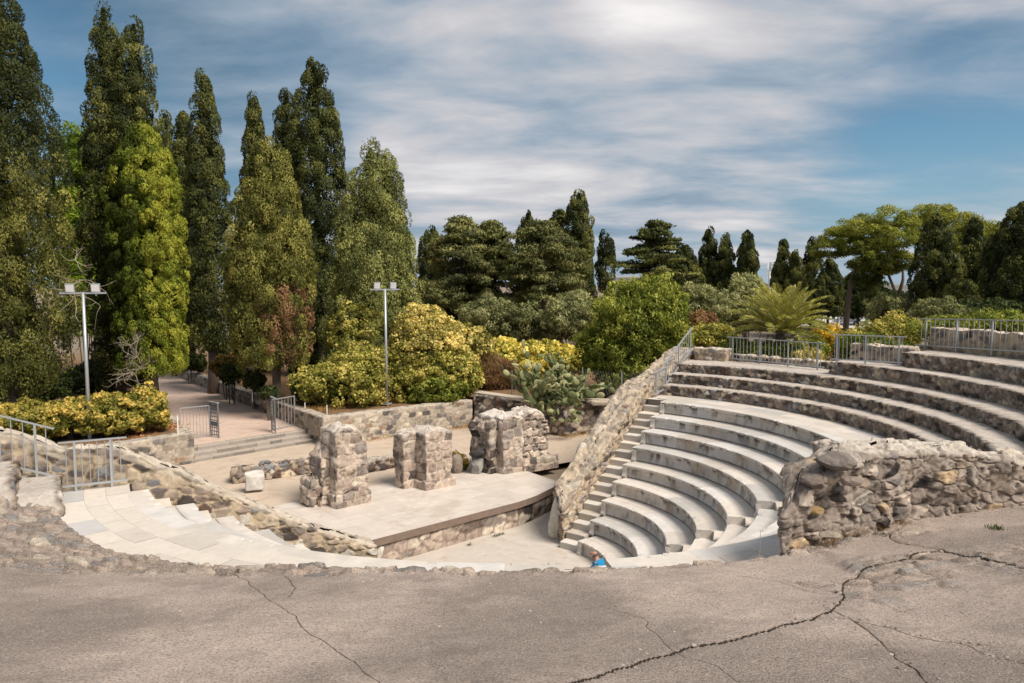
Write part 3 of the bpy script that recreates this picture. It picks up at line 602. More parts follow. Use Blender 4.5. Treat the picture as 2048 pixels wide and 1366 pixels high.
tag(mobj('concrete_terrace', np.stack([Xg, Yg, Z], -1).reshape(-1, 3), gridF(len(rr), len(aa)), M_CONC, col=colg.reshape(-1, 3), smooth=True, attrs=dict(crk=CRKD.ravel(), crw=CRKW.ravel())),
    'cracked grey concrete terrace in the foreground, edged with worn stones', 'ground', kind='structure')

def rub_core(x, y):
    s, q = along(x, y); return np.array((np.interp(np.clip(s, .3, S_[-1] - .3), S_, mid[:, 0]), np.interp(np.clip(s, .3, S_[-1] - .3), S_, mid[:, 1])))
rw = masonry('ruined_wall', np.vstack([fp, bk[::-1]]), rub_bot, rub_top, 'near', 501, step=.0175, core=rub_core, rings=22, topn=.05, mat=M_STONE_FINE, round_=6,
             st_over=dict(cw=.25, ch=.17, bulge=.06, wob=.115, fine=.034, capmask=lambda X, Y: sst(X, fp[1][0] + .1, fp[1][0] + .7)))
tag(rw, 'thick broken rubble wall with a pale mortared crown rising from the cracked terrace', 'wall')
def rock(name, c, size, seed, label, col, cat='boulder', mat=None, rotz=0.0, tilt=0.0, box=.0, flat=.0):
    bm = bmesh.new(); bmesh.ops.create_icosphere(bm, subdivisions=5, radius=1.0); P = np.array([v.co[:] for v in bm.verts]); F = np.array([[v.index for v in f.verts] for f in bm.faces]); bm.free()
    nrm = np.max(np.abs(P), axis=1, keepdims=True); P = P * (1 - box) + P / nrm * box * .82
    for i in range(9):                          # a few cleaved faces
        d = np.array([hsh(seed, i, 1)[()], hsh(seed, i, 2)[()], hsh(seed, i, 3)[()]]) * 2 - 1; d /= np.linalg.norm(d); h = .68 + .25 * hsh(seed, i, 4)[()]
        q = P @ d; P = P - np.maximum(q - h, 0)[:, None] * d * .9
    P = P * (1 + .22 * (fbm(P * 1.6, 4, seed) - .5) + .10 * (fbm(P * 7, 3, seed + 1) - .5))[:, None]
    ct, s_t = math.cos(tilt), math.sin(tilt); P = P * np.array(size); P = np.stack([P[:, 0] * ct - P[:, 2] * s_t, P[:, 1], P[:, 0] * s_t + P[:, 2] * ct], 1)
    cz, sz = math.cos(rotz), math.sin(rotz); P = np.stack([P[:, 0] * cz - P[:, 1] * sz, P[:, 0] * sz + P[:, 1] * cz, P[:, 2]], 1) + np.array(c)
    cl = np.array(col) * (.7 + .6 * fbm(P * 8, 4, seed + 2))[:, None]
    return tag(mobj(name, P, F, mat or M_STONE_FINE, col=cl, smooth=True), label, cat)
def D_of(p): return math.hypot(p[0] - CAM[0], p[1] - CAM[1])
D0 = D_of(fp[1]); 
rock('boulder', atD(1670, 921, D0 + .15), (.29, .22, .14), 511, 'big angular grey boulder lying on top of the broken rubble wall', (.21, .18, .16), tilt=-.06, rotz=-.4)
rock('boulder', atD(1628, 962, D0 + .05), (.22, .2, .13), 512, 'brown rounded boulder wedged below the topmost boulder of the broken wall', (.2, .165, .14), rotz=.4)
rock('boulder', atD(1705, 962, D0 - .06), (.17, .14, .085), 513, 'flat topped stone jutting from the broken wall beside the two boulders', (.25, .2, .165), box=.5, rotz=-.2)
rock('boulder', atD(1630, 1020, D0 - .10), (.13, .10, .06), 514, 'ochre stone set in the broken end of the rubble wall', (.38, .27, .13), rotz=-.3)
rock('boulder', atD(1660, 1070, D0 - .22), (.15, .1, .05), 515, 'small slab lying at the foot of the broken rubble wall', (.33, .28, .23), rotz=-.2)
bp_ = (at(1092, 1086, 0) + at(1140, 1070, 0)) / 2
rock('marble_block', bp_ + np.array((.02, .2, .66)), (.30, .34, .86), 521, 'upright leaning white marble block at the foot of the right end wall', (.56, .52, .44), cat='stone block', mat=M_MARBLE, box=.45, tilt=-.2)
for (u, v, sc_, sd, lb) in ((741, 1106, .17, 531, 'small upright white marble fragment at the foot of the left end wall'), (756, 1108, .15, 532, 'rounded white marble fragment next to the upright one below the stage')):
    p = at(u, v, .32); rock('marble_fragment', p, (.14, .14, .42 if sd == 531 else .32), sd, lb, (.6, .56, .49), cat='stone block', mat=M_MARBLE, box=.3, tilt=.1 if sd == 531 else -.35)

# ---- ruins of the stage building
def tspoly(L): return [TS(*q)[:2] for q in L]
def interp_ts(ax_, tab):
    xs = [q[0] for q in tab]; zs = [q[1] for q in tab]
    return lambda x, y: float(np.interp(ts_of(x, y)[ax_], xs, zs))
def pier(label, parts, seed):
    c = TS(*parts[0][1][0]); root = thing('ruined_pier', label, 'ruin', (c[0], c[1], .85), 'ruined piers of the stage building')
    for i, (nm, poly, ztop, kw) in enumerate(parts):
        P = np.array(tspoly(poly)); ctr = P.mean(0)
        masonry(nm, P, .78, ztop, 'pier', seed + 7 * i, step=.028, core=None, rings=14, parent=root, round_=3, topn=.09, **kw)
    return root
pier('tall ruined pier of pale blocks at the left of the stage, with a broken flank', [
    ('pillar', [(6.52, -1.72), (6.5, -.66), (7.75, -.66), (7.75, -1.72)], interp_ts(1, [(-1.72, 3.3), (-1.5, 3.42), (-.95, 3.38), (-.8, 3.0), (-.66, 2.85)]), dict(st_over=dict(wob=.12))),
    ('plinth', [(6.40, -1.84), (6.38, -.56), (7.8, -.56), (7.8, -1.84)], 1.22, dict(st_over=dict(wob=.03, cap=None))),
    ('broken_flank', [(7.0, -2.02), (7.0, -1.6), (7.8, -1.6), (7.8, -2.02)], interp_ts(1, [(-2.02, 2.45), (-1.6, 2.95)]), dict(st_over=dict(wob=.10, cap=None, cw=.34, ch=.3, bulge=.07))),
    ('flank_footing', [(7.15, -2.34), (7.15, -1.95), (7.75, -1.95), (7.75, -2.34)], 1.72, dict(st_over=dict(pal=PAL_DARK + PAL_PIER, wob=.10, cap=None, cw=.3, ch=.3, bulge=.09))),
    ('flank_stone', [(6.98, -2.12), (6.98, -1.7), (7.5, -1.7), (7.5, -2.12)], 1.05, dict(st_over=dict(wob=.04, cap=None)))], 601)
pier('shorter ruined pier of pale blocks in the middle of the stage', [
    ('pillar', [(6.33, 1.63), (6.27, 2.7), (7.45, 2.72), (7.5, 1.6)], interp_ts(1, [(1.6, 2.84), (2.0, 2.95), (2.7, 2.82)]), dict(st_over=dict(wob=.09))),
    ('broken_flank', [(6.95, 1.1), (6.95, 1.64), (7.6, 1.64), (7.6, 1.1)], interp_ts(1, [(.95, 2.72), (1.64, 2.88)]), dict(st_over=dict(wob=.12))),
    ('plinth', [(6.24, 1.54), (6.19, 2.8), (7.5, 2.8), (7.5, 1.54)], 1.12, dict(st_over=dict(wob=.03, cap=None)))], 631)
pier('broad ruined pier at the right of the stage with a rubble wing', [
    ('pillar', [(6.14, 5.05), (6.02, 5.95), (7.5, 6.0), (7.5, 5.0)], interp_ts(1, [(5.0, 2.95), (5.4, 3.08), (6.0, 2.98)]), dict(st_over=dict(wob=.11, capk=.9))),
    ('broken_flank', [(6.5, 4.7), (6.5, 5.2), (7.6, 5.2), (7.6, 4.6)], interp_ts(1, [(4.6, 2.5), (4.8, 2.8), (5.2, 2.95)]), dict(st_over=dict(pal=PAL_DARK + PAL_PIER, wob=.2, cap=None))),
    ('rubble_wing', [(6.35, 5.85), (6.1, 7.35), (7.0, 7.45), (7.2, 5.85)], interp_ts(1, [(5.85, 2.95), (6.4, 3.05), (7.0, 3.0), (7.45, 2.6)]), dict(st_over=dict(cw=.3, ch=.3, bulge=.1, wob=.12))),
    ('wing_footing', [(5.95, 5.98), (5.75, 7.6), (6.9, 7.7), (6.9, 6.0)], 1.25, dict(st_over=dict(pal=PAL_DARK + PAL_PIER, wob=.12, cap=None)))], 651)
p_ = TS(7.1, 4.45)
rock('stone_block', TS(7.0, 4.42, 1.12), (.25, .28, .40), 661, 'grey upright block standing left of the broad ruined pier', (.30, .29, .27), cat='stone block', box=.6, rotz=.7)
rock('stone_block', TS(6.9, 4.40, 1.66), (.36, .26, .17), 662, 'dark stone lying on the grey upright block', (.06, .055, .055), cat='stone block', rotz=.72)
rock('stone_block', TS(7.6, 3.95, 1.15), (.28, .28, .42), 663, 'weathered brown block leaning beside the dry bush on the stage', (.27, .22, .18), cat='stone block', rotz=.2)
a0 = at(470, 968, .8); b0 = at(640, 945, .8)
w1 = wall_line('low_ruin_wall', a0, b0, .6, .6, 1.32, 'rubble', 671, st_over=dict(cw=.3, ch=.26), step=.05, topn=.16); tag(w1, 'low line of dark rubble behind the stage, left of the tall pier', 'wall')
w2 = wall_line('low_ruin_wall', at(725, 948, .8), at(805, 932, .8), .55, .6, 1.2, 'dark', 672, step=.05, topn=.1, st_over=dict(cap=(.5, .44, .38), capk=.8, mort=(.14, .08, .05))); tag(w2, 'low dark brown footing between the tall and the middle pier', 'wall')
rock('marble_block', at(508, 985, .8) + np.array((0, .1, .42)), (.38, .22, .40), 673, 'squared white marble block at the left end of the low rubble line', (.50, .47, .43), cat='stone block', mat=M_MARBLE, box=.9, rotz=.35)

# ---- retaining walls, steps and ground of the park
PZ = .80
c1 = at(391, 925, PZ); c0 = TS(15.55, -9.0, PZ); s1 = at(632, 884, PZ); k1 = at(647, 893, PZ); k2 = at(945, 851, PZ)
GZ = 2.05                                       # park ground level behind the retaining walls
dirp = (at(360, 740, 2.0) - at(647, 835, 2.1))[:2]; dirp /= np.linalg.norm(dirp)
pl_dir = (at(322, 815, 2.05) - at(391, 868, 2.05))[:2]; pl_dir /= np.linalg.norm(pl_dir)
w3 = wall_line('retaining_wall', c0, c1, .55, .6, GZ, 'ashlar', 701, step=.05, topn=.015, st_over=dict(cw=.5, ch=.3, mw=.09)); tag(w3, 'short retaining wall of squared dark and pale blocks below the left lamp', 'wall')
w4 = wall_line('retaining_wall', c1[:2] + pl_dir * .5, c1[:2] + pl_dir * 8.5, .55, 1.0, lambda x, y: GZ - .02, 'ashlar', 702, side=1, step=.06, topn=.02, st_over=dict(cw=.45, ch=.3)); tag(w4, 'low stone kerb wall along the left side of the sandy path', 'wall')
w5 = wall_line('retaining_wall', k1, k2, .5, .6, 2.12, 'ashlar', 703, step=.045, topn=.015); tag(w5, 'pale retaining wall of squared blocks behind the ruined piers', 'wall')
w6 = wall_line('retaining_wall', k1[:2] + dirp * .42, k1[:2] + dirp * 33, .5, .6, 2.1, 'ashlar', 704, side=-1, step=.07, topn=.02, rings=3, st_over=dict(pal=[(p[0], tuple(np.array(p[1]) * .8)) for p in PAL_ASH])); tag(w6, 'long low stone wall bordering the right side of the park path', 'wall')  # blocks painted darker for the shade on this side of the wall
e1 = at(980, 846, PZ); e2 = at(1130, 873, PZ); e3 = at(1300, 850, PZ)
w7 = wall_line('rubble_wall', k2[:2] + (e1 - k2)[:2] * .1, e2, .6, .6, 2.35, 'rubble', 705, step=.055, topn=.1, st_over=dict(cw=.34, ch=.25)); tag(w7, 'dark rubble wall below the dry bush and the prickly pear', 'wall')
w8 = wall_line('rubble_wall', e2, e3, .7, .6, lambda x, y: 2.3, 'rubble', 706, step=.055, topn=.14, st_over=dict(cw=.38, ch=.28, pal=PAL_DARK + PAL_RUB)); tag(w8, 'tumbled rubble wall running behind the right end wall', 'wall')
cap1 = at(925, 783, 2.4); cap2 = at(1045, 800, 2.4)
mb = MB(); dd = (cap2 - cap1) / 2; dn = np.array((-dd[1], dd[0], 0)); dn /= np.linalg.norm(dn); mb.box((cap1 + cap2) / 2 + dn * .25, dd, dn * .32, (0, 0, .06)); o = mobj('coping', mb.V, mb.F, M_STONE, col=np.tile((.5, .43, .35), (8, 1))); tag(o, 'thin flat stone coping on the dark rubble wall beneath the dry bush', 'coping')
rock('stone_slab', at(1205, 803, 2.35), (.95, .55, .17), 711, 'big flat pale slab lying on the tumbled rubble wall', (.45, .39, .31), cat='stone block', box=.6, rotz=.2)
rock('stone_slab', at(1262, 805, 2.45), (.6, .4, .14), 712, 'flat brown slab beside the big pale slab', (.30, .24, .19), cat='stone block', box=.5, rotz=-.3)
# three stone steps up to the path
stp = thing('stone_steps', 'three long stone steps leading from the stage ground up to the park path', 'steps', ((c1 + s1) / 2))
sd = (s1 - c1)[:2]; sl = np.linalg.norm(sd); sd /= sl; sn = np.array((-sd[1], sd[0]))
for i in range(3):
    VV, FF, CC = [], [], []; nv = 0; x = -.1
    while x < sl + .2:
        x2 = min(x + .55 + .9 * hsh(i, int(x * 10), 4)[()], sl + .25); z0, z1 = PZ - .1, PZ + .155 * (i + 1) - .01
        base = c1[:2] + sn * (.43 * i + .01 * hsh(i, int(x * 9), 6)[()]); P = []
        for q in (x + .008, x2 - .008):
            for (oo, zz) in ((0, z0), (0, z1 - .02), (.02, z1), (.5, z1)): P.append([*(base + sd * q + sn * oo), zz])
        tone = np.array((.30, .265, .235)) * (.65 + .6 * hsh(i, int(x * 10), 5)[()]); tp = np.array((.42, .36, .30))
        VV += P; CC += [tone, tone, tp, tp] * 2; FF += [[nv + 0, nv + 1, nv + 5, nv + 4], [nv + 1, nv + 2, nv + 6, nv + 5], [nv + 2, nv + 3, nv + 7, nv + 6], [nv, nv + 3, nv + 2, nv + 1], [nv + 4, nv + 5, nv + 6, nv + 7]]; nv += 8; x = x2
    mobj('step', VV, FF, M_STONE, stp, col=CC)
# path surface rising gently into the park
A0 = c1[:2] + sn * 1.25 - sd * .2; B0 = s1[:2] + sn * 1.25 + sd * .6
Lp = [A0 + (pl_dir * q) for q in np.linspace(0, 36, 13)]; Rp = [B0 + dirp * q for q in np.linspace(0, 36, 13)]
V = []; 
for i in range(13):
    zc_ = 1.26 + .42 * i / 12
    for q in np.linspace(-.12, 1.05, 5): p = Lp[i] * (1 - q) + Rp[i] * q; V.append((p[0], p[1], zc_))
tag(mobj('park_path', V, gridF(13, 5), M_EARTH, col=np.tile((.55, .42, .35), (len(V), 1)), smooth=True), 'reddish sandy path leading into the park', 'path', kind='structure')
# the one ground sheet
def inside_low(x, y):                           # where the theatre sits lower than the park ground
    t, s = ts_of(x, y); r = math.hypot(x, y); low = r < 15.4 and (t < 4 or r < 9)
    tw = np.interp(s, [-30, -9, -3.3, -3.2, 2.8, 2.9, 11.3, 16.2, 20], [13.1, 15.95, 16.75, 17.4, 17.6, 15.75, 15.2, 11.1, 9.6])
    return low or (r < 17 and t < 6) or (-24 < s < 18.2 and 2 < t < tw)
def in_path(x, y):
    p = np.array((x, y)); q = (p - c1[:2]) @ sn
    if q < .6 or q > 40: return False
    a = c1[:2] + pl_dir * (q / max(.2, pl_dir @ sn)); b = s1[:2] + dirp * (q / max(.2, dirp @ sn)); f = ((p - a) @ sd) / max(.1, (b - a) @ sd)
    return -.02 < f < 1.12
def ground_z(x, y):
    D = math.hypot(x - CAM[0], y - CAM[1]); z = np.interp(D, [0, 45, 70, 120, 3000], [GZ, GZ, 1.6, .4, 0.0])
    if in_path(x, y): z = .55
    if inside_low(x, y): z = -.3
    return float(z)
gx = np.unique(np.concatenate([np.linspace(-2600, -80, 16), np.linspace(-80, -34, 24), np.arange(-34, 24, .34), np.linspace(24, 60, 30), np.linspace(60, 160, 24), np.linspace(160, 2600, 14)]))
gy = np.unique(np.concatenate([np.linspace(-300, -30, 10), np.arange(-30, 34, .34), np.linspace(34, 70, 30), np.linspace(70, 200, 30), np.linspace(200, 4200, 20)]))
V = [(x, y, ground_z(x, y) + (.10 * (fbm(np.array([x * .6, y * .6, 0]), 3, 5) - .5) if y > 0 else 0)) for x in gx for y in gy]
Va = np.array(V); gc = np.tile((.20, .13, .075), (len(V), 1)); Dg = np.hypot(Va[:, 0] - CAM[0], Va[:, 1] - CAM[1]); far = sst(Dg, 70, 110)[:, None]
gc = gc * (1 - far) + np.array((.24, .21, .17)) * far
tag(mobj('ground', Va, gridF(len(gx), len(gy)), M_SOIL, col=gc), 'dry brown park ground strewn with needles', 'ground', kind='structure')
# car park beyond the trees
cpk = [at(1560, 655, .55), at(1790, 660, .55), at(1800, 622, .55), at(1560, 622, .55)]
sheet('car_park', [p[:2] for p in cpk], .56, M_EARTH, (.5, .47, .43), 'pale car park far behind the palm', 'pavement')
# ================================================================= railings, gates, lamps
def railing(label, p0, p1, h, nbar, posts, seed, group, over=.06, barlen=None, lowz=.12, bot_off=None, rail_r=.026, cat='railing'):
    p0, p1 = np.array(p0, float), np.array(p1, float); d = p1 - p0; L = np.linalg.norm(d); du = d / L; root = thing('railing', label, cat, p0, group)
    up = np.array((0, 0, 1.0)); hd = np.array((d[0], d[1], 0)); hd /= np.linalg.norm(hd); sd_ = np.cross(hd, up)
    MB().box((p0 + p1) / 2 + up * h, du * (L / 2 + over), sd_ * .028, np.cross(du, sd_) * .015).build('top_rail', M_METAL, root)
    MB().box((p0 + p1) / 2 + up * lowz, du * (L / 2 + over), sd_ * .026, np.cross(du, sd_) * .02).build('bottom_rail', M_METAL, root)
    bar0 = None
    for i in range(nbar):
        q = p0 + d * (i + .5) / nbar
        if bar0 is None: bar0 = MB().tube([q + up * lowz, q + up * h], .0105, 6).build('bar', M_METAL, root); q0 = q
        else: linkcopy(bar0, root, q - q0)
    post0 = None
    for f in posts:
        q = p0 + d * f
        if post0 is None: post0 = MB().box(q + up * (h / 2 - .04), hd * .022, sd_ * .022, up * (h / 2 + .03)).build('post', M_METAL, root); q0 = q
        else: linkcopy(post0, root, q - q0)
    return root
GR = 'grey steel railings on the seating'
def ground_pt(u, v, z): return at(u, v, z)
railing('long grey steel railing in front of the palm, upper right', at(1456, 722, ZG[2]), at(1645, 741, ZG[2]), 1.0, 25, (.05, .36, .66, .95), 1, GR)
railing('short grey steel railing to the right of the palm before a low wall', at(1665, 725, ZG[3]), at(1808, 733, ZG[3]), .98, 17, (.06, .47, .93), 2, GR)
ra = hitcyl(1838, 690, 15.25); rb = hitcyl(2048, 703, 15.25); dd = rb - ra
railing('tall grey steel railing fixed to the parapet at the right edge', (ra[0], ra[1], ra[2] - .12), tuple(ra + dd * 1.45 - np.array((0, 0, .12))), 1.03, 30, (.05, .27, .5, .75, .97), 3, GR)
railing('sloping grey steel handrail climbing along the right end wall', pol(10.75, AZR - .6, 4.0), pol(13.3, AZR - .9, 5.22), 1.0, 13, (.04, .5, .97), 4, GR)
railing('small grey steel railing closing the right end of the marble walkway', pol(9.62, AZR - .8, ZK[8]), pol(10.75, AZR - .9, ZK[8] + .12), .95, 8, (.15, .95), 5, GR)
railing('small grey steel railing closing the left end of the marble walkway', pol(10.45, AZL + .9, ZK[8]), pol(9.3, AZL + .9, ZK[8]), 1.05, 8, (.2, .78), 6, GR)
railing('sloping grey steel handrail at the left edge of the frame', pol(13.0, AZL + .5, ZG[1] + .42), pol(10.62, AZL + .7, ZG[0] - .12), 1.12, 12, (.35, .88), 7, GR)

# ---- walls behind the upper rows on the right
def arc_wall(label, az0, az1, r, th, zb, zt, style, seed, **k):
    A = np.linspace(az0, az1, 24); P = [pol(r, a)[:2] for a in A] + [pol(r + th, a)[:2] for a in A[::-1]]
    def core(x, y): a = math.degrees(math.atan2(y, x)); a = np.clip(a, min(az0, az1) + 1, max(az0, az1) - 1); return pol(r + th / 2, a)[:2]
    return tag(masonry('parapet_wall', P, zb, zt, style, seed, core=core, **k), label, 'wall')
arc_wall('square pier-like stone block at the top of the right end wall', 49.7, 55.6, 13.75, .6, 4.6, 5.36, 'analemma', 801, st_over=dict(capk=.9, cap=(.6, .54, .46)))
arc_wall('knee-high kerb wall behind the long railing', 30, 49.6, 14.15, .4, 4.6, 5.1, 'analemma', 802, st_over=dict(capk=.7))
arc_wall('low pale stone wall behind the short railing right of the palm', 19.6, 29.5, 14.15, .45, 5.0, lambda x, y: 5.88, 'analemma', 803, st_over=dict(mw=.14, capk=.8))
arc_wall('stout parapet wall of cream mortar and dark stones at the right edge', -6, 20.4, 15.3, .6, 5.5, lambda x, y: 6.52, 'analemma', 804, st_over=dict(mw=.2, grow=.6, capk=.85, cap=(.58, .5, .42), cw=.34, ch=.28))

# ---- gates on the path
def gate(label, u0, v0, u1, v1, z, h, nb, lattice_u, seed, lat_dir):
    a, b = at(u0, v0, z), at(u1, v1, z); root = thing('park_gate', label, 'gate', a, 'grey steel gates across the park path'); up = np.array((0, 0, 1.0))
    d = b - a; L = np.linalg.norm(d); du = d / L; sd_ = np.cross(du, up); fr = MB()
    for zz in (.05, h): fr.box(a + d / 2 + up * zz, du * L / 2, sd_ * .02, up * .022)
    for q in (0, 1): fr.box(a + d * q + up * h / 2, du * .022, sd_ * .022, up * (h / 2 + .02))
    fr.build('frame', M_METAL, root); b0 = None
    for i in range(nb):
        q = a + d * (i + 1) / (nb + 1)
        if b0 is None: b0 = MB().tube([q + up * .05, q + up * h], .012, 6).build('bar', M_METAL, root); q0 = q
        else: linkcopy(b0, root, q - q0)
    # lattice-sided box post
    e = b if lat_dir > 0 else a; back = np.array((math.cos(AX), math.sin(AX), 0)); W = .5
    lt = MB(); du2 = du * lat_dir
    bx0 = e + du2 * .04; f0 = -back * .62 + du2 * .12
    for q in (0, 1.0): lt.box(bx0 + f0 * q + up * (h / 2 + .06), f0 * .035, du * .03, up * (h / 2 + .12))
    for i in range(9): lt.box(bx0 + f0 * .5 + up * (.12 + (h - .1) * i / 8), f0 * .5, du * .012, up * (.016 if i not in (3,) else .1))
    for i in range(1, 4): lt.box(bx0 + f0 * (i / 4) + up * (h / 2 + .06), f0 * .02, du * .008, up * (h / 2))
    lt.build('lattice_post', M_METAL_D, root)
    MB().box(bx0 + f0 * .5 + up * (h + .17), f0 * .56, du * .06, up * .02).build('post_cap', M_METAL, root)
gate('left leaf of the open grey park gate beside the hedge wall', 362, 880, 420, 873, 1.27, 1.42, 8, 425, 1, 1)
gate('right leaf of the open grey park gate beside the long path wall', 545, 861, 590, 851, 1.28, 1.45, 6, 540, 2, -1)

# ---- floodlight masts
def lamp(label, u, v, vt, z, arm):
    p = at(u, v, z); D = D_of(p); zt = float(atD(u, vt, D)[2]); root = thing('floodlight_mast', label, 'floodlight', p, 'twin floodlight masts'); up = np.array((0, 0, 1.0))
    MB().tube([p, p + up * (zt - z)], [.075, .055], 12).build('pole', M_METAL, root, True)
    MB().box(p + up * .015, (.22, 0, 0), (0, .22, 0), (0, 0, .015)).build('base_plate', M_METAL, root)
    R = np.array((1, .12, 0)); R /= np.linalg.norm(R); MB().box((p[0], p[1], zt), R * arm, np.cross(up, R) * .035, up * .035).build('crossarm', M_METAL, root)
    for s_ in (-.55, .55):
        c = np.array((p[0], p[1], zt)) + R * arm * s_ + up * .2; fw = np.array((.35, -.9, -.35)); fw /= np.linalg.norm(fw); sx_ = np.cross(fw, up); sx_ /= np.linalg.norm(sx_); uu = np.cross(sx_, fw)
        h = MB().box(c, sx_ * .16, uu * .15, fw * .07).box(c - uu * .24, sx_ * .03, uu * .08, fw * .03).build('floodlight', M_METAL, root)
        MB().box(c + fw * .075, sx_ * .135, uu * .125, fw * .012).build('lens', M_GLASS, h)
lamp('twin floodlight on a grey pole above the clipped hedge on the left', 180, 880, 586, 2.07, .85)
lamp('twin floodlight on a grey pole behind the yellowing bush by the retaining wall', 774, 808, 579, 2.12, .72)
# thin marker stakes along the walls
for i, (u, v, hh) in enumerate([(610, 818, .32), (654, 828, .42), (505, 800, .4), (448, 768, .4), (401, 742, .35), (362, 727, .3), (327, 847, .5), (356, 868, .75), (472, 770, .4)]):
    p = at(u, v, 2.08); o = MB().tube([p - np.array((0, 0, .1)), p + np.array((0, 0, hh))], .025, 6).build('marker_stake', M_WHITE)
    tag(o, ['thin white stake in the soil left of the right retaining wall corner', 'thin white stake on the corner of the pale retaining wall', 'thin white stake beside the small dark bush near the gate', 'thin white stake below the round clipped bush', 'thin white stake beside the bare cypress trunk', 'thin white stake at the far end of the path wall',
            'thin stake at the right end of the clipped hedge', 'taller thin stake on the corner block of the short left retaining wall', 'thin white stake in front of the two round bushes'][i], 'stake', 'marker stakes along the park walls')
# wire fence behind the prickly pear
fn = thing('wire_fence', 'sagging wire mesh fence on thin posts behind the prickly pear', 'fence', at(1024, 795, 2.2))
fp0 = [at(1024, 795, 2.2), at(1165, 790, 2.3), at(1243, 800, 2.35), at(1300, 792, 2.4)]
for i, p in enumerate(fp0): MB().tube([p - np.array((0, 0, .3)), p + np.array((0, 0, 1.45))], .03, 6).build('post', M_METAL if i else M_METAL_D, fn)
wr_ = MB()
for a, b in zip(fp0[:-1], fp0[1:]):
    n_ = int(np.linalg.norm(b - a) / .18)
    for i in range(n_):
        p = a + (b - a) * i / n_; wr_.tube([p + np.array((0, 0, .1)), p + (b - a) / n_ * 3 + np.array((0, 0, 1.35))], .004, 3, False); wr_.tube([p + np.array((0, 0, 1.35)), p + (b - a) / n_ * 3 + np.array((0, 0, .1))], .004, 3, False)
wr_.build('mesh', M_METAL_D, fn)
# ================================================================= vegetation
LEAFK = np.array((1.95, 1.78, 1.45))
def unit(a): return a / (np.linalg.norm(a, axis=-1, keepdims=True) + 1e-9)
def rdir(n): return unit(rng.normal(size=(n, 3)))
class Leaves:
    def __init__(s): s.P = []; s.D = []; s.W = []; s.L = []; s.C = []; s.N = []
    def add(s, P, D, W, L, C, N=None):
        n = len(P); s.P.append(P); s.D.append(D); s.W.append(np.broadcast_to(W, (n,)).copy()); s.L.append(np.broadcast_to(L, (n,)).copy()); s.C.append(np.broadcast_to(C, (n, 3)).copy()); s.N.append(rdir(n) if N is None else N)
    def count(s): return sum(len(p) for p in s.P)
    def build(s, name, mat, parent=None, label=None):
        P = np.concatenate(s.P); D = unit(np.concatenate(s.D)); W = np.concatenate(s.W)[:, None]; L = np.concatenate(s.L)[:, None]; C = np.concatenate(s.C)
        n = len(P); S = unit(np.cross(D, np.concatenate(s.N))); K = np.cross(S, D) * L * .12
        V = np.stack([P - D * L * .5, P + S * W * .5 + K, P + D * L * .5, P - S * W * .5 + K], 1).reshape(-1, 3)
        F = np.arange(4 * n, dtype=np.int32).reshape(n, 4)
        o = mobj(name, V, F, mat, parent, fcol=np.clip(C, 0, 1))
        if label: o['label'] = label
        return o
def shade(pal, r): 
    pal = np.array(pal); x = np.clip(r, 0, .999) * (len(pal) - 1); i = x.astype(int); f = (x - i)[:, None]; return (pal[i] * (1 - f) + pal[np.minimum(i + 1, len(pal) - 1)] * f) * LEAFK
def puff(Lv, c, rad, n, pal, lw, ll, tone, bias=(0, 0, .5), out=.8, up=.3, shell=.55):
    d = rdir(n) + np.array(bias); d = unit(d); q = (shell + (1 - shell) * rng.random(n) ** .6)[:, None]
    P = np.array(c) + d * q * np.array(rad); D = d * out * .45 + rdir(n) * .8 + np.array((0, 0, up)); N = d + rdir(n) * .28
    C = shade(pal, np.clip(tone + rng.normal(size=n) * .09, 0, 1)); sz = .7 + .6 * rng.random(n)
    Lv.add(P, D, lw * sz, ll * sz, C, N)
# palettes: leaf colours, dark stops for shade up to lit highlights
P_CYP_D = [(.012, .018, .008), (.032, .042, .015), (.068, .080, .026), (.125, .132, .044)]
P_CYP_O = [(.018, .024, .008), (.054, .063, .018), (.115, .122, .035), (.20, .20, .062)]
P_CYP_G = [(.016, .024, .004), (.048, .070, .010), (.108, .140, .018), (.20, .22, .036)]
P_CYP_L = [(.026, .036, .013), (.070, .086, .032), (.13, .15, .058), (.21, .225, .09)]
P_CEDAR = [(.018, .026, .012), (.055, .066, .028), (.11, .12, .050), (.17, .175, .08)]
P_PINE = [(.010, .016, .004), (.045, .058, .012), (.115, .135, .022), (.19, .20, .038)]
P_PINE_G = [(.02, .04, .004), (.06, .10, .008), (.12, .17, .015)]
P_YEL = [(.055, .058, .018), (.17, .165, .055), (.33, .30, .115), (.49, .43, .20)]
P_YELG = [(.03, .038, .009), (.10, .11, .024), (.22, .22, .06), (.38, .345, .13)]
P_BAY = [(.018, .030, .006), (.062, .086, .016), (.145, .175, .036), (.25, .27, .07)]
P_OLV = [(.03, .037, .018), (.085, .10, .05), (.17, .19, .105), (.28, .29, .18)]
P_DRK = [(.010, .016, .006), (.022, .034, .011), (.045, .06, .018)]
P_HEDGE = [(.022, .03, .007), (.07, .08, .016), (.17, .16, .04), (.36, .29, .09)]
P_BROWN = [(.05, .03, .018), (.11, .07, .04), (.19, .12, .07)]

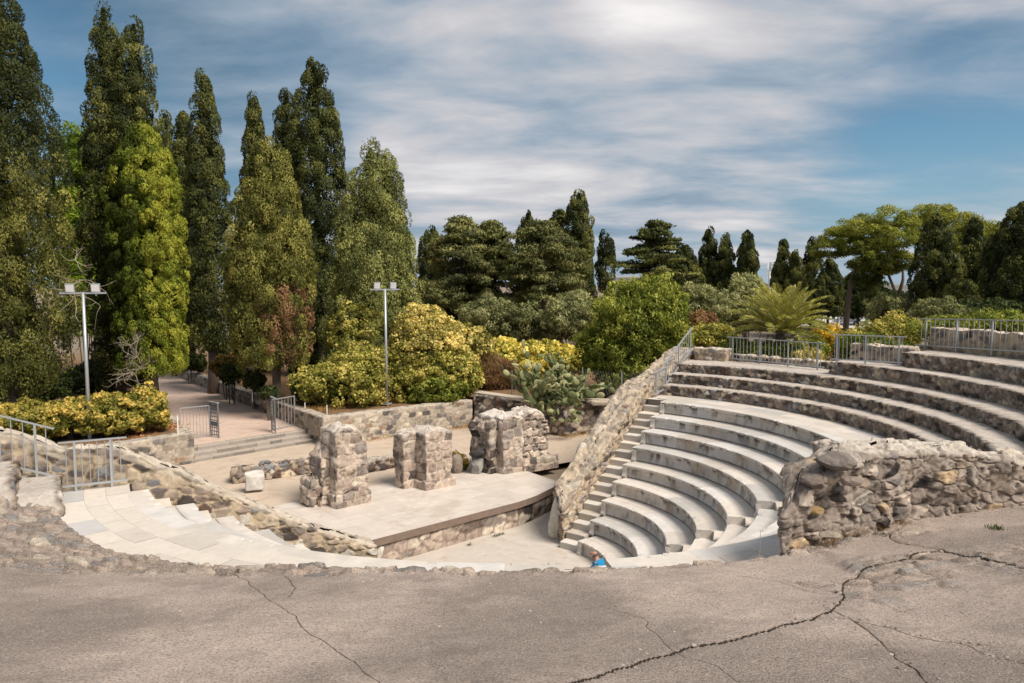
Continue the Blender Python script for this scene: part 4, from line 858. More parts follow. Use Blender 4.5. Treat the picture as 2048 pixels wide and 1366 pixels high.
def env(h, top=.9, low=.35, mx=.28):            # columnar silhouette, 0 at the base, 1 at the tip
    up = np.clip((h - mx) / (1 - mx), 0, 1); dn = np.clip((mx - h) / mx, 0, 1)
    return (1 - up ** (1.25 + top)) ** (.80) * (1 - (1 - low) * dn ** 1.5)
def trunk_mesh(base, H, r0, lean=(0, 0), name='trunk', parent=None, n=7):
    q = np.linspace(0, 1, n); P = np.stack([base[0] + lean[0] * q ** 1.3 + .05 * np.sin(q * 7), base[1] + lean[1] * q ** 1.3 + .05 * np.cos(q * 5), base[2] - .15 + (H + .15) * q], 1)
    return MB().tube(P, r0 * (1 - .75 * q) * np.where(q < .05, 1.35, 1), 10).build(name, M_BARK, parent, True)
def twigs(parent, starts, n, length, seed, name='dead_branches'):
    r_ = np.random.default_rng(seed); mb = MB()
    for c in starts:
        for i in range(n):
            d = unit(r_.normal(size=3) * (1, 1, .8) + np.array((0, -.6, .1))); p = np.array(c, float); L = length * (.5 + r_.random()); pts = [p.copy()]
            for k in range(5): d = unit(d + r_.normal(size=3) * .28); p = p + d * L / 5; pts.append(p.copy())
            mb.tube(pts, np.linspace(.014, .004, 6), 4, False)
            for k in (2, 3, 4):
                e = unit(d + r_.normal(size=3) * .8); mb.tube([pts[k], pts[k] + e * L * .2, pts[k] + (e + r_.normal(size=3) * .3) * L * .38], [.007, .005, .003], 3, False)
    return mb.build(name, M_TWIG, parent)
def cypress(label, u, vb, D, vt, hw, pal, crown_v=None, tops=None, dens=1.0, lump=.26, clump=.42, leaf=(.052, .13), shape=dict(), cat='cypress', gap=0.0, tone0=.45, tr=.24, brown=None, up=.75, group='cypresses of the park', lit_side=.0, top_pal=None):
    z0 = None; p = atD(u, vb, D); base = np.array((p[0], p[1], ground_z(p[0], p[1]))); ztop = atD(u, vt, D)[2]; R0 = hw * D / CF - .42 * clump * max(1, (D / 40) ** .55)
    zc0 = atD(u, crown_v, D)[2] if crown_v else base[2] + .8
    root = thing('cypress_tree', label, cat, base, group); trunk_mesh(base, (ztop - base[2]) * .8, tr, parent=root)
    Lv = Leaves(); tops = tops or [(0, 0, 1.0, 1.0)]
    k = D / 40.0; lw, ll = leaf[0] * max(.85, k ** .8), leaf[1] * max(.85, k ** .8); cl = clump * max(1, k ** .55)
    for ti, (ox, oy, fh, fr) in enumerate(tops):
        H = (ztop - zc0) * fh; R = R0 * fr; cx, cy = base[0] + ox * R0, base[1] + oy * R0
        nc = int(dens * 2 * math.pi * R * .72 * H / (cl * cl * 1.0)); hh = rng.random(nc * 3); keep = rng.random(nc * 3) < env(hh, **shape) + .12; hh = hh[keep][:nc]; az = rng.random(len(hh)) * 2 * math.pi
        if gap > 0:
            g_ = fbm(np.stack([np.cos(az) * 1.3 + ti, np.sin(az) * 1.3, hh * H * .42], 1), 2, int(abs(u)) + ti); ok = g_ > gap * np.clip(.4 + hh, 0, 1.2); hh = hh[ok]; az = az[ok]
        lumpn = fbm(np.stack([np.cos(az) * 1.6 + ti * 3, np.sin(az) * 1.6, hh * H * .38], 1), 3, int(abs(u) * 3) + ti)
        rr_ = R * env(hh, **shape) * (1 - lump + 2.0 * lump * lumpn) * (.56 + .52 * rng.random(len(hh)) ** .8)
        tone = np.clip(tone0 + (rng.random(len(hh)) - .5) * .85 + (lumpn - .5) * .9 + lit_side * np.cos(az), 0, 1)  # paints the sunlit right side and the bulges of the crown lighter
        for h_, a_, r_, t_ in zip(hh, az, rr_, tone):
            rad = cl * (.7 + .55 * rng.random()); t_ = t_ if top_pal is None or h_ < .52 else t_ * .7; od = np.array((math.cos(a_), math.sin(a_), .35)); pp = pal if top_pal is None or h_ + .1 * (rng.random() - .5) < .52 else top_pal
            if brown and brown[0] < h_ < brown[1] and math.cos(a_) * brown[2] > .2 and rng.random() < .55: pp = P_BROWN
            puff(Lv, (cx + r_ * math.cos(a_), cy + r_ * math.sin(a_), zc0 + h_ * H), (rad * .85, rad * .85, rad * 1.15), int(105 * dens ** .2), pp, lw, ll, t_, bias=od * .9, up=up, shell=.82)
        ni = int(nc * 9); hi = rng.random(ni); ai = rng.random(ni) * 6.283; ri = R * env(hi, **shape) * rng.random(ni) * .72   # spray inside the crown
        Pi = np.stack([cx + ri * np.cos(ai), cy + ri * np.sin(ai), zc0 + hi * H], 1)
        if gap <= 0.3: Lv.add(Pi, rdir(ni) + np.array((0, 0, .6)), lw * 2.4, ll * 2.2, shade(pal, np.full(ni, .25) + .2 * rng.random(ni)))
    Lv.build('crown', M_NEEDLE, root); return root, base, ztop
def tiered(label, u, vb, D, vt, hw, pal, crown_v, droop=.35, nb=46, leaf=(.10, .34), shape=dict(top=.6, low=.8, mx=.2), cat='conifer', name='cedar_tree', lean=(0, 0), tone0=.45, group='broad conifers beyond the garden', flat=.33, thick=1.0, limbs=True):
    p = atD(u, vb, D); base = np.array((p[0], p[1], ground_z(p[0], p[1]))); ztop = atD(u, vt, D)[2]; R0 = hw * D / CF; zc0 = atD(u, crown_v, D)[2]; H = ztop - zc0
    root = thing(name, label, cat, base, group); trunk_mesh(base, (ztop - base[2]) * .92, .3, lean, parent=root); Lv = Leaves(); mb = MB(); k = max(1, D / 60.0)
    for i in range(nb):
        h = (i + rng.random()) / nb; a = rng.random() * 6.283; Lb = R0 * float(env(np.array([h]), **shape)[0]) * (.65 + .4 * rng.random()) + .25; t_ = np.clip(tone0 + (rng.random() - .5) * .7, 0, 1)
        s0 = np.array((base[0] + lean[0] * (.3 + .6 * h), base[1] + lean[1] * (.3 + .6 * h), zc0 + h * H)); dv = np.array((math.cos(a), math.sin(a), .0)); pts = []
        for q in np.linspace(0.05, 1, 6):
            pp = s0 + dv * Lb * q + np.array((0, 0, (.22 * q - droop * q * q * 1.1) * Lb * .55)); pts.append(pp)
            if q > .2:
                rad = (.45 + .35 * rng.random()) * (.6 + .5 * (1 - abs(q - .65))) * R0 / 4.2 * 1.5 * thick
                puff(Lv, pp + rng.normal(size=3) * .12, (rad, rad, rad * flat), int(44 * thick), pal, leaf[0] * k, leaf[1] * k, t_, bias=(dv[0] * .4, dv[1] * .4, .25), out=.7, up=-droop * .9, shell=.25)
        mb.tube(pts, np.linspace(.09, .02, 6), 5, False)
    if limbs: mb.build('limbs', M_BARK, root)
    Lv.build('crown', M_NEEDLE, root); return root
def stone_pine(label, D, puffs, trunkpts, pal, group, leaf=(.09, .42)):
    b = atD(*trunkpts[0][0], D); base = np.array((b[0], b[1], ground_z(b[0], b[1]))); root = thing('umbrella_pine', label, 'pine', base, group)
    for tp in trunkpts:
        P = [atD(u, v, D + dd) for (u, v, dd) in [(q[0], q[1], 0) if len(q) == 2 else q for q in tp]]
        if tp is trunkpts[0]: P[0] = np.array((P[0][0], P[0][1], base[2] - .2))
        MB().tube(P, np.linspace(.42 if tp is trunkpts[0] else .26, .10, len(P)), 9).build('trunk' if tp is trunkpts[0] else 'limb', M_BARK, root, True)
    Lv = Leaves()
    for (u, v, w_, h_, t_) in puffs:
        for rep in range(2):
            c = atD(u, v, D + (rng.random() - .5) * 7); W = w_ * D / CF; Hh = h_ * D / CF; nsub = 13
            for q in range(nsub):
                o = rdir(1)[0] * np.array((W, W * 1.1, Hh * 1.35)) * .78; 
                if o[2] < -.3 * Hh: o[2] *= .4
                puff(Lv, c + o, (W * .34, W * .34, Hh * .40), 150, pal, leaf[0] * D / 100, leaf[1] * D / 100, np.clip(t_ + (rng.random() - .5) * .4 + .25 * o[2] / Hh, 0, 1), bias=(0, 0, .5), out=.5, up=.35, shell=.3)  # tone paints lit clump tops lighter and shaded undersides darker
    Lv.build('crown', M_NEEDLE, root); return root
def shrub(name, label, cat, lobes, pal, leaf=(.08, .125), dens=1.0, tone0=.5, group=None, stems=True, up=.25, clump=.32, spread=.7, mat=None, z0=None, shell=.5, twiggy=0):
    """lobes: (u, v_centre, D, half width px, half height px)"""
    u, v, D, w_, h_ = lobes[0]; c = atD(u, v, D); bz = ground_z(c[0], c[1]) if z0 is None else z0; base = np.array((c[0], c[1], bz)); root = thing(name, label, cat, base, group); Lv = Leaves(); mb = MB()
    pals = pal if isinstance(pal[0][0], (tuple, list)) else [pal] * len(lobes)
    for (u, v, D, w_, h_), pal in zip(lobes, pals):
        c = atD(u, v, D); W = w_ * D / CF; Hh = h_ * D / CF; cl = clump * max(1.0, (D / 38) ** .6); k = max(.8, (D / 38) ** .85)
        n = int(dens * 1.5 * (2 * math.pi * W * Hh + math.pi * W * W) / (cl * cl)); d = rdir(n * 2); d = d[d[:, 2] > -.75][:n]
        lump = fbm(d * 2.6 + u * .01, 3, int(u) + int(v)); q = (.45 + .95 * lump)[:, None] * (.72 + .40 * rng.random((len(d), 1)))
        C = c + d * q * np.array((W, W * .9, Hh)); C[:, 2] = np.maximum(C[:, 2], bz + .08)
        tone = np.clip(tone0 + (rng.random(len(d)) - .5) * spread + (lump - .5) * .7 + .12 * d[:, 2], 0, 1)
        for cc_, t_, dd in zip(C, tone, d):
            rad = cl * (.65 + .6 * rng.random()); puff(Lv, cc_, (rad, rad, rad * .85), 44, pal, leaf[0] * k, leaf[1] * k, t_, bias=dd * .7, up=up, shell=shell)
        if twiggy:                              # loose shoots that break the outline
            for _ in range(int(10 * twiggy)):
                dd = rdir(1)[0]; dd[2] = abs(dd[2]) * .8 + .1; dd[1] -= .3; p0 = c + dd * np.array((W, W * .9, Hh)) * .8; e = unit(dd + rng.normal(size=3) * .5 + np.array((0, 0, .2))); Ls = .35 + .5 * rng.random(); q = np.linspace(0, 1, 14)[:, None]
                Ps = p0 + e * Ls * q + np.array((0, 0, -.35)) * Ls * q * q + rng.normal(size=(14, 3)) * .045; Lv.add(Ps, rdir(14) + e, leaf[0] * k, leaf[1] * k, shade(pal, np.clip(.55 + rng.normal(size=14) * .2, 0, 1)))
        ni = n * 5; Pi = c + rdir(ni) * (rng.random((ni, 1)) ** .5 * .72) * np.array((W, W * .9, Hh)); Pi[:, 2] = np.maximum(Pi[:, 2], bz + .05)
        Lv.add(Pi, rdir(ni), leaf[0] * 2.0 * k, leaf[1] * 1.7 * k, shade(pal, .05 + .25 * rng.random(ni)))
        for i in range(5 + twiggy):
            a = rng.random() * 6.283; e = c + np.array((math.cos(a) * W * .55, math.sin(a) * W * .5, Hh * (.1 + .5 * rng.random()))); b = np.array((c[0] + .25 * math.cos(a) * W, c[1] + .25 * math.sin(a) * W, bz - .1)); m_ = (b + e) / 2 + rng.normal(size=3) * .1 * W
            mb.tube([b, m_, e], [.04, .03, .012], 5, False)
    if stems: mb.build('stems', M_BARK, root)
    Lv.build('foliage', mat or M_LEAF, root); return root

# ---- tall cypresses on the left
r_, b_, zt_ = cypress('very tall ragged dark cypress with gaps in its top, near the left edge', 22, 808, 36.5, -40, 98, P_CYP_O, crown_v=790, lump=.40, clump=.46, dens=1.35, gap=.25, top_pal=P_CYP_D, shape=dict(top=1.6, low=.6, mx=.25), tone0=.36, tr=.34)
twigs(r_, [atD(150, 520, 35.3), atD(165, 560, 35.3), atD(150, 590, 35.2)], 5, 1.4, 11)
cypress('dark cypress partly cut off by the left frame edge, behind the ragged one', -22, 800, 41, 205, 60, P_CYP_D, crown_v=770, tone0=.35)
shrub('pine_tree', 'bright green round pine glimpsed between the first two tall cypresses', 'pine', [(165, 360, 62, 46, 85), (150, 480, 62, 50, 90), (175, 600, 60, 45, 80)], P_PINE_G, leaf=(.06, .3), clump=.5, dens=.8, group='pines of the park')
cypress('dark slender cypress, the taller left one of the close pair', 240, 775, 44, 24, 50, P_CYP_D, crown_v=765, shape=dict(top=.5, low=.7, mx=.35), lump=.2, tone0=.42, lit_side=.1)
cypress('dark cypress of the pair directly behind the bright green one', 296, 770, 43, 54, 50, P_CYP_D, crown_v=740, shape=dict(top=1.0, low=.8, mx=.35), lump=.15, tone0=.5, lit_side=.15)
r_, b_, zt_ = cypress('bright green cypress column beside the path, painted as the sunlit side of the close pair', 305, 775, 40.8, 258, 60, P_CYP_G, crown_v=742, shape=dict(top=5.0, low=.92, mx=.3), lump=.14, clump=.30, tone0=.5, dens=1.3, leaf=(.045, .13), lit_side=.38)  # bright green column painted as the sunlit side of the dark pair
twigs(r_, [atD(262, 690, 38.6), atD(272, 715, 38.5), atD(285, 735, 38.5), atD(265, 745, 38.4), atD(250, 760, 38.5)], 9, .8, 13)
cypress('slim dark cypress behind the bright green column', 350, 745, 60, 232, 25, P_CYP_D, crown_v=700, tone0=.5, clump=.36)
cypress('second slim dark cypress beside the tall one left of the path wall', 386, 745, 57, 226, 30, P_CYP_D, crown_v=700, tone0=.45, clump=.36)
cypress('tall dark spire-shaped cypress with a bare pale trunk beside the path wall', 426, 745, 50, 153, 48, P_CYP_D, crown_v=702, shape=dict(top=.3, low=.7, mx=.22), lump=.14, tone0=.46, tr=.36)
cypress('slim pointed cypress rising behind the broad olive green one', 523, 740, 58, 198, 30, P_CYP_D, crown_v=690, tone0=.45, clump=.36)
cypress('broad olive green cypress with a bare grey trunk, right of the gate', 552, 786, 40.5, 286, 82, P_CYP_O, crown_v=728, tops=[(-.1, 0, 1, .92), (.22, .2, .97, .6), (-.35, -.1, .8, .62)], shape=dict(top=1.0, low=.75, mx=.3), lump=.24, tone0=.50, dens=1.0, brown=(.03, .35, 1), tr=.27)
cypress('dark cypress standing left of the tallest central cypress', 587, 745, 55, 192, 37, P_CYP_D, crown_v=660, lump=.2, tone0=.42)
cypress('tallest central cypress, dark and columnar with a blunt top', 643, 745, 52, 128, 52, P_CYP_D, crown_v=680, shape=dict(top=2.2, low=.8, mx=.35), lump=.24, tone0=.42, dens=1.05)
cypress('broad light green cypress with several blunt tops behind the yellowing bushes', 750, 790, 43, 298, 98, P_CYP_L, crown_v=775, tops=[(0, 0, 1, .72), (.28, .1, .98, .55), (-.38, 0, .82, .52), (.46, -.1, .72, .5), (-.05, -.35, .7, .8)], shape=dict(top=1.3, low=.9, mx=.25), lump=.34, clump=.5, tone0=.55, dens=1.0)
# ---- middle distance
cypress('short round topped cypress at the right foot of the big cypress group', 866, 650, 76, 460, 30, P_CYP_D, crown_v=640, shape=dict(top=2.0, low=.8, mx=.3), brown=(.55, .9, 1), tone0=.5, clump=.34)
tiered('grey green drooping conifer, left one of the pair in the middle distance', 925, 640, 66, 438, 72, P_CEDAR, 615, nb=84, tone0=.55, thick=1.25)
tiered('drooping conifer with a bare trunk, right one of the pair in the middle distance', 985, 640, 67, 446, 56, P_CEDAR, 610, nb=74, tone0=.5, thick=1.2)
tiered('big broad drooping conifer with leaning limbs in the centre of the tree line', 1088, 645, 64, 446, 78, P_CEDAR, 590, nb=92, droop=.45, shape=dict(top=2.2, low=.9, mx=.3), tone0=.5, thick=1.15)
cypress('slim dark cypress peeping over the broad central conifer', 1056, 640, 82, 428, 22, P_CYP_D, crown_v=600, clump=.34)
tiered('sparse dark conifer left of the tall central spire', 1120, 640, 78, 424, 36, P_CYP_D, 560, nb=48, tone0=.45, limbs=True)
cypress('tall blunt cypress spire standing highest in the middle of the tree line', 1157, 645, 74, 388, 31, P_CYP_D, crown_v=620, shape=dict(top=2.6, low=1.15, mx=.12), tone0=.52, lump=.16, clump=.36)
cypress('thin half bare cypress right of the tall spire', 1211, 645, 80, 460, 19, P_CYP_D, crown_v=580, gap=.36, dens=.9, tone0=.35, clump=.34)
tiered('dark tiered cedar with flat layered branches in the centre right', 1312, 645, 84, 445, 74, P_CYP_D, 600, nb=84, droop=.15, flat=.22, shape=dict(top=.35, low=.9, mx=.2), tone0=.55, thick=.95, name='cedar_tree')
for (u, vt, hw, D, lb) in [(1365, 492, 42, 96, 'low broad dark conifer to the right of the tiered cedar'), (1416, 460, 24, 98, 'small dark cypress with a forked tip right of the tiered cedar'), (1448, 474, 26, 97, 'dark rounded cypress left of the pointed one near the mast'), (1492, 461, 26, 95, 'pointed dark cypress just left of the telecom mast'),
                           (1563, 483, 20, 118, 'blunt dark cypress just right of the telecom mast'), (1590, 508, 20, 116, 'lower dark cypress in the row behind the palm'), (1622, 480, 22, 118, 'dark cypress with a bare trunk left of the umbrella pine'), (1655, 524, 26, 122, 'low dark conifer in the shade of the umbrella pine'), (1715, 540, 36, 135, 'dark conifer behind the trunk of the umbrella pine')]:
    cypress(lb, u, 640, D, vt, hw, P_CYP_D, crown_v=632, tone0=.42, clump=.34, lump=.25, shape=dict(top=.5, low=.85, mx=.25), dens=.9)
GP = 'umbrella pines near the car park'
stone_pine('big umbrella pine with a leaning forked trunk behind the upper rows', 108,
    [(1770, 445, 52, 22, .6), (1720, 462, 50, 20, .65), (1680, 480, 38, 18, .6), (1745, 478, 46, 18, .5), (1790, 485, 46, 20, .5), (1660, 505, 34, 16, .4), (1715, 500, 34, 18, .55), (1765, 515, 42, 16, .4), (1798, 530, 34, 16, .45), (1728, 525, 30, 24, .35), (1735, 560, 26, 26, .25), (1812, 460, 24, 24, .45), (1775, 540, 26, 14, .5)],
    [[(1690, 645), (1697, 600), (1702, 560), (1722, 520)], [(1798, 640), (1793, 590), (1775, 545), (1768, 515)], [(1797, 592, 0), (1806, 560, 0), (1806, 530, 0)]], P_PINE, GP)
stone_pine('second umbrella pine rising behind the dark cypresses at the right', 126,
    [(1865, 440, 40, 22, .6), (1905, 455, 46, 22, .6), (1945, 472, 46, 22, .65), (1985, 490, 38, 20, .6), (1855, 470, 30, 26, .35), (1925, 495, 40, 20, .55), (1960, 515, 34, 18, .5)],
    [[(1835, 650), (1840, 600), (1865, 540), (1890, 480)]], P_PINE, GP)
for (u, vt, hw, D, lb) in [(1866, 438, 36, 92, 'tall dark cypress in front of the second umbrella pine'), (1908, 520, 24, 90, 'lower dark cypress behind the tall railing, beside the tallest one'), (1942, 440, 28, 95, 'dark narrow cypress behind the middle of the tall railing'), (1982, 478, 28, 90, 'dark cypress left of the tree cut by the right frame edge'), (2040, 412, 58, 78, 'broad dark cypress cut by the right frame edge'), (1925, 560, 30, 86, 'short dark cypress low behind the tall railing')]:
    cypress(lb, u, 640, D, vt, hw, P_CYP_D, crown_v=636, tone0=.36, clump=.38, lump=.24, shape=dict(top=.7, low=1.0, mx=.3), dens=1.0)

# ---- shrubs and garden plants
GO = 'olive trees of the garden'; GY = 'yellowing bushes'
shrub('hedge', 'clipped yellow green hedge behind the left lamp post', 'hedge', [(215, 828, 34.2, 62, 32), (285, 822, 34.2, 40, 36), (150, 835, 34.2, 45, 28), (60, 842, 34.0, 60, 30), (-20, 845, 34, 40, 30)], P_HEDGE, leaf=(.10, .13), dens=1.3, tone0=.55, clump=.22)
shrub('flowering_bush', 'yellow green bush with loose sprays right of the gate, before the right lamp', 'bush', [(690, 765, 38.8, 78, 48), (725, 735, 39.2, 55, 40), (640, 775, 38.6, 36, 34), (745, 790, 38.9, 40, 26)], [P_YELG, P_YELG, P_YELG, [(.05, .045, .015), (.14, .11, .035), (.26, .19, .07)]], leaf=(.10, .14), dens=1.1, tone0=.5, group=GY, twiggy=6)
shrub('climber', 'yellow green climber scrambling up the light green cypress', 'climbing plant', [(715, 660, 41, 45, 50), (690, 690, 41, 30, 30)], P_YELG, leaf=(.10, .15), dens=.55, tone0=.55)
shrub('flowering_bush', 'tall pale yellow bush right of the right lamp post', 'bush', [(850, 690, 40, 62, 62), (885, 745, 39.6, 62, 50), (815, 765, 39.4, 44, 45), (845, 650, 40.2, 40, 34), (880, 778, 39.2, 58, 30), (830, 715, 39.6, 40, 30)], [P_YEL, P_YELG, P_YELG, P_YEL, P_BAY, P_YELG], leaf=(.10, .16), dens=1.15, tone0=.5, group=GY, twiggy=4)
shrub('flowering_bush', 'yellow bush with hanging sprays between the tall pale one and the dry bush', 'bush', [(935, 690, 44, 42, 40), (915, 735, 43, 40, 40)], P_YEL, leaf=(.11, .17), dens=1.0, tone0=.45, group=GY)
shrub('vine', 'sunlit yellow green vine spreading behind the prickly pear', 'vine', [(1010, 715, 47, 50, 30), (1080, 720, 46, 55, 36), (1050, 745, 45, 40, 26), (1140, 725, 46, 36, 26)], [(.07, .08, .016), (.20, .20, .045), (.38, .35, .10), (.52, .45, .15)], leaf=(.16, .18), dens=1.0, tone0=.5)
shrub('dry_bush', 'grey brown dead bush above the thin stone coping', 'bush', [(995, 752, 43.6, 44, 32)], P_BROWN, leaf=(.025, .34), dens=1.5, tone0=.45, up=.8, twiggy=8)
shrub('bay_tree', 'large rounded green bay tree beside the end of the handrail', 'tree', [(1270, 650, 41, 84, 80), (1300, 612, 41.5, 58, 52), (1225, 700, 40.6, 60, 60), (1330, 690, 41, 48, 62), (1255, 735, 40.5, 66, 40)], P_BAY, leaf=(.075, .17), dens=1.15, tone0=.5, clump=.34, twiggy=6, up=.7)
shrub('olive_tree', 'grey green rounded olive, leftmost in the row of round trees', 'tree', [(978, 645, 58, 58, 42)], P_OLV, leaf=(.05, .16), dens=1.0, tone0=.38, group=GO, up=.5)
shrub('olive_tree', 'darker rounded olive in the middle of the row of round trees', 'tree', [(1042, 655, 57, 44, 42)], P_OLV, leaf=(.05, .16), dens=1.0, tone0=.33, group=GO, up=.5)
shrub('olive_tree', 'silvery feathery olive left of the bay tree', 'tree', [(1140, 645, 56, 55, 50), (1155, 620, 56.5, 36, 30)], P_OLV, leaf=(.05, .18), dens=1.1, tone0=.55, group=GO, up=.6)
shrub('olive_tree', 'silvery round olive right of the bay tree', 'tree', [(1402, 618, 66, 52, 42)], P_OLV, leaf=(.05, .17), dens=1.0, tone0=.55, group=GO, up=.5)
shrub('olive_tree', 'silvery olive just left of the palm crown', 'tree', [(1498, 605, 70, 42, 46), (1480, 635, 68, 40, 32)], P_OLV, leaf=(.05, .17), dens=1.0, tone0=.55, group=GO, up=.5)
shrub('olive_tree', 'thin olive near the car park, right of the white car', 'tree', [(1790, 625, 92, 46, 34)], P_OLV, leaf=(.04, .15), dens=.6, tone0=.42, group=GO, up=.5)
shrub('olive_tree', 'dull grey olive behind the left part of the tall railing', 'tree', [(1880, 640, 62, 48, 32)], P_OLV, leaf=(.05, .15), dens=.8, tone0=.3, group=GO, up=.5)
GB = 'low garden shrubs'
shrub('garden_shrub', 'yellow green shrub left of the palm, above the square stone block', 'bush', [(1425, 674, 46, 42, 20), (1395, 672, 47, 20, 16)], P_YELG, leaf=(.07, .14), tone0=.45, group=GB)
shrub('garden_shrub', 'red tinged shrub behind the top of the handrail', 'bush', [(1405, 642, 50, 22, 13)], [(.05, .03, .02), (.16, .09, .05), (.25, .17, .10)], leaf=(.08, .12), tone0=.45, group=GB)
shrub('garden_shrub', 'dark green shrub seen through the long railing below the palm', 'bush', [(1600, 712, 37.5, 52, 28), (1520, 712, 37.5, 50, 24), (1470, 705, 38, 30, 20)], P_BAY, leaf=(.07, .13), tone0=.35, group=GB)
shrub('garden_shrub', 'small yellow green plant tufts behind the kerb wall of the long railing', 'bush', [(1612, 718, 36.2, 24, 13)], P_YEL, leaf=(.06, .16), tone0=.5, group=GB, up=.8)
shrub('garden_shrub', 'orange yellow shrub between the palm and the short railing', 'bush', [(1655, 680, 42, 26, 24)], [(.10, .08, .01), (.28, .20, .02), (.48, .33, .04)], leaf=(.06, .15), tone0=.5, group=GB)
shrub('garden_shrub', 'wide yellow topped shrub behind the short railing', 'bush', [(1770, 672, 43, 46, 22), (1800, 664, 43, 34, 24), (1715, 684, 42, 30, 16)], P_YELG, leaf=(.06, .14), tone0=.5, group=GB)
shrub('garden_shrub', 'dark green shrub seen through the short railing', 'bush', [(1740, 700, 38, 60, 24)], P_BAY, leaf=(.06, .13), tone0=.3, group=GB)
shrub('garden_shrub', 'green shrub behind the right half of the tall parapet', 'bush', [(1990, 655, 34, 60, 26), (1900, 660, 35, 50, 18)], P_BAY, leaf=(.05, .11), tone0=.5, group=GB)
GT = 'clipped bushes in the bed right of the path'
for i, (u, v, D, w_, h_, lb) in enumerate([(455, 734, 47, 24, 21, 'larger round bush with reddish top beside the bare cypress trunk'), (461, 750, 45, 18, 17, 'round dark bush in front of the larger reddish one'), (510, 762, 43, 16, 16, 'small vase-shaped dark bush in the middle of the bed'), (537, 786, 39.5, 14, 10, 'low dark bush behind the right gate leaf'), (385, 725, 55, 20, 16, 'dark round bush at the far end of the path wall'), (610, 782, 39, 24, 20, 'dark leafy bush at the left foot of the yellow green bush')]):
    shrub('round_bush', lb, 'bush', [(u, v, D, w_, h_)], P_DRK if i else [(.03, .03, .01), (.08, .06, .02), (.15, .1, .04)], leaf=(.08, .12), tone0=.5, group=GT, clump=.22)
shrub('dry_bush', 'brown green bush growing on the stage between the middle and the broad pier', 'bush', [(917, 925, 29, 17, 17)], [(.04, .035, .008), (.12, .09, .018), (.2, .14, .03)], leaf=(.05, .08), tone0=.45, z0=.85, clump=.16)
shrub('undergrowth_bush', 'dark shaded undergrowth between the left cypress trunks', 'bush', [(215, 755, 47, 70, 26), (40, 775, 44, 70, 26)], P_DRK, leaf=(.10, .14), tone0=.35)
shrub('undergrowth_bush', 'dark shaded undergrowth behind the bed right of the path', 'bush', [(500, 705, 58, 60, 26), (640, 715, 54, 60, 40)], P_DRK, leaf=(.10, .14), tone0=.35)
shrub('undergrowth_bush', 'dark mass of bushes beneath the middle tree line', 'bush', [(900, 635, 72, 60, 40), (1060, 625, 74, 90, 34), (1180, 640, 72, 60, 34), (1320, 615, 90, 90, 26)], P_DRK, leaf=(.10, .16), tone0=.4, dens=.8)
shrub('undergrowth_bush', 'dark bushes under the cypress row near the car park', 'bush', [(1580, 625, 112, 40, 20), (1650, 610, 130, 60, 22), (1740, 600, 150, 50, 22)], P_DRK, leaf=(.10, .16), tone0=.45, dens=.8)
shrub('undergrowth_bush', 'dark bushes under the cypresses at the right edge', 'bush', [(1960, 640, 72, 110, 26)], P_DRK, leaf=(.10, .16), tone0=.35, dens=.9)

# ---- palm
pb = atD(1560, 690, 37.5); pz = ground_z(pb[0], pb[1]); palm = thing('palm_tree', 'low feathery date palm behind the long railing', 'palm', (pb[0], pb[1], pz)); crown = atD(1560, 668, 37.5)
MB().tube([(pb[0], pb[1], pz - .2), (pb[0], pb[1], crown[2] - .5), tuple(crown)], [.24, .24, .2], 12).build('trunk', M_BARK, palm, True)
for i in range(44):
    a = i * 2.39996; e = .12 + 1.25 * (i / 44.0) ** .8; Lf = 2.45 + .45 * rng.random(); q = np.linspace(0, 1, 15); hd = np.array((math.cos(a), math.sin(a), 0)); bend = (1.25 - .55 * e) * q ** 2 * .75
    el = e - bend * 1.2; ds = np.diff(q, prepend=0) * Lf; P = crown + np.cumsum(hd * (np.cos(el) * ds)[:, None] + np.array((0, 0, 1.0)) * (np.sin(el) * ds)[:, None], 0); mb = MB(); mb.tube(P[::2], np.linspace(.03, .006, len(P[::2])), 5, False); fr = mb.build('frond', M_BARK if False else M_TWIG, palm)
    Lv = Leaves(); sd_ = unit(np.cross(hd, (0, 0, 1.0)))
    for s_ in (-1, 1):
        for rep in range(3):
            t_ = .12 + .86 * (np.arange(26) + rep / 3) / 26; B = np.stack([np.interp(t_, q, P[:, k_]) for k_ in range(3)], 1); T = unit(np.stack([np.interp(t_, q, np.gradient(P[:, k_])) for k_ in range(3)], 1))
            ln = .52 * np.sin(np.pi * np.clip(.12 + .85 * t_, 0, 1)) + .08; Dv = unit(sd_ * s_ * .75 + T * .75 + np.array((0, 0, .22)) + rng.normal(size=(26, 3)) * .09)
            Lv.add(B + Dv * ln[:, None] * .5, Dv, .035, ln, shade([(.06, .075, .02), (.19, .20, .06), (.38, .37, .15)], .5 + .18 * rng.normal(size=26) + .2 * (e - .7)))
    Lv.build('leaflets', M_LEAF, fr)
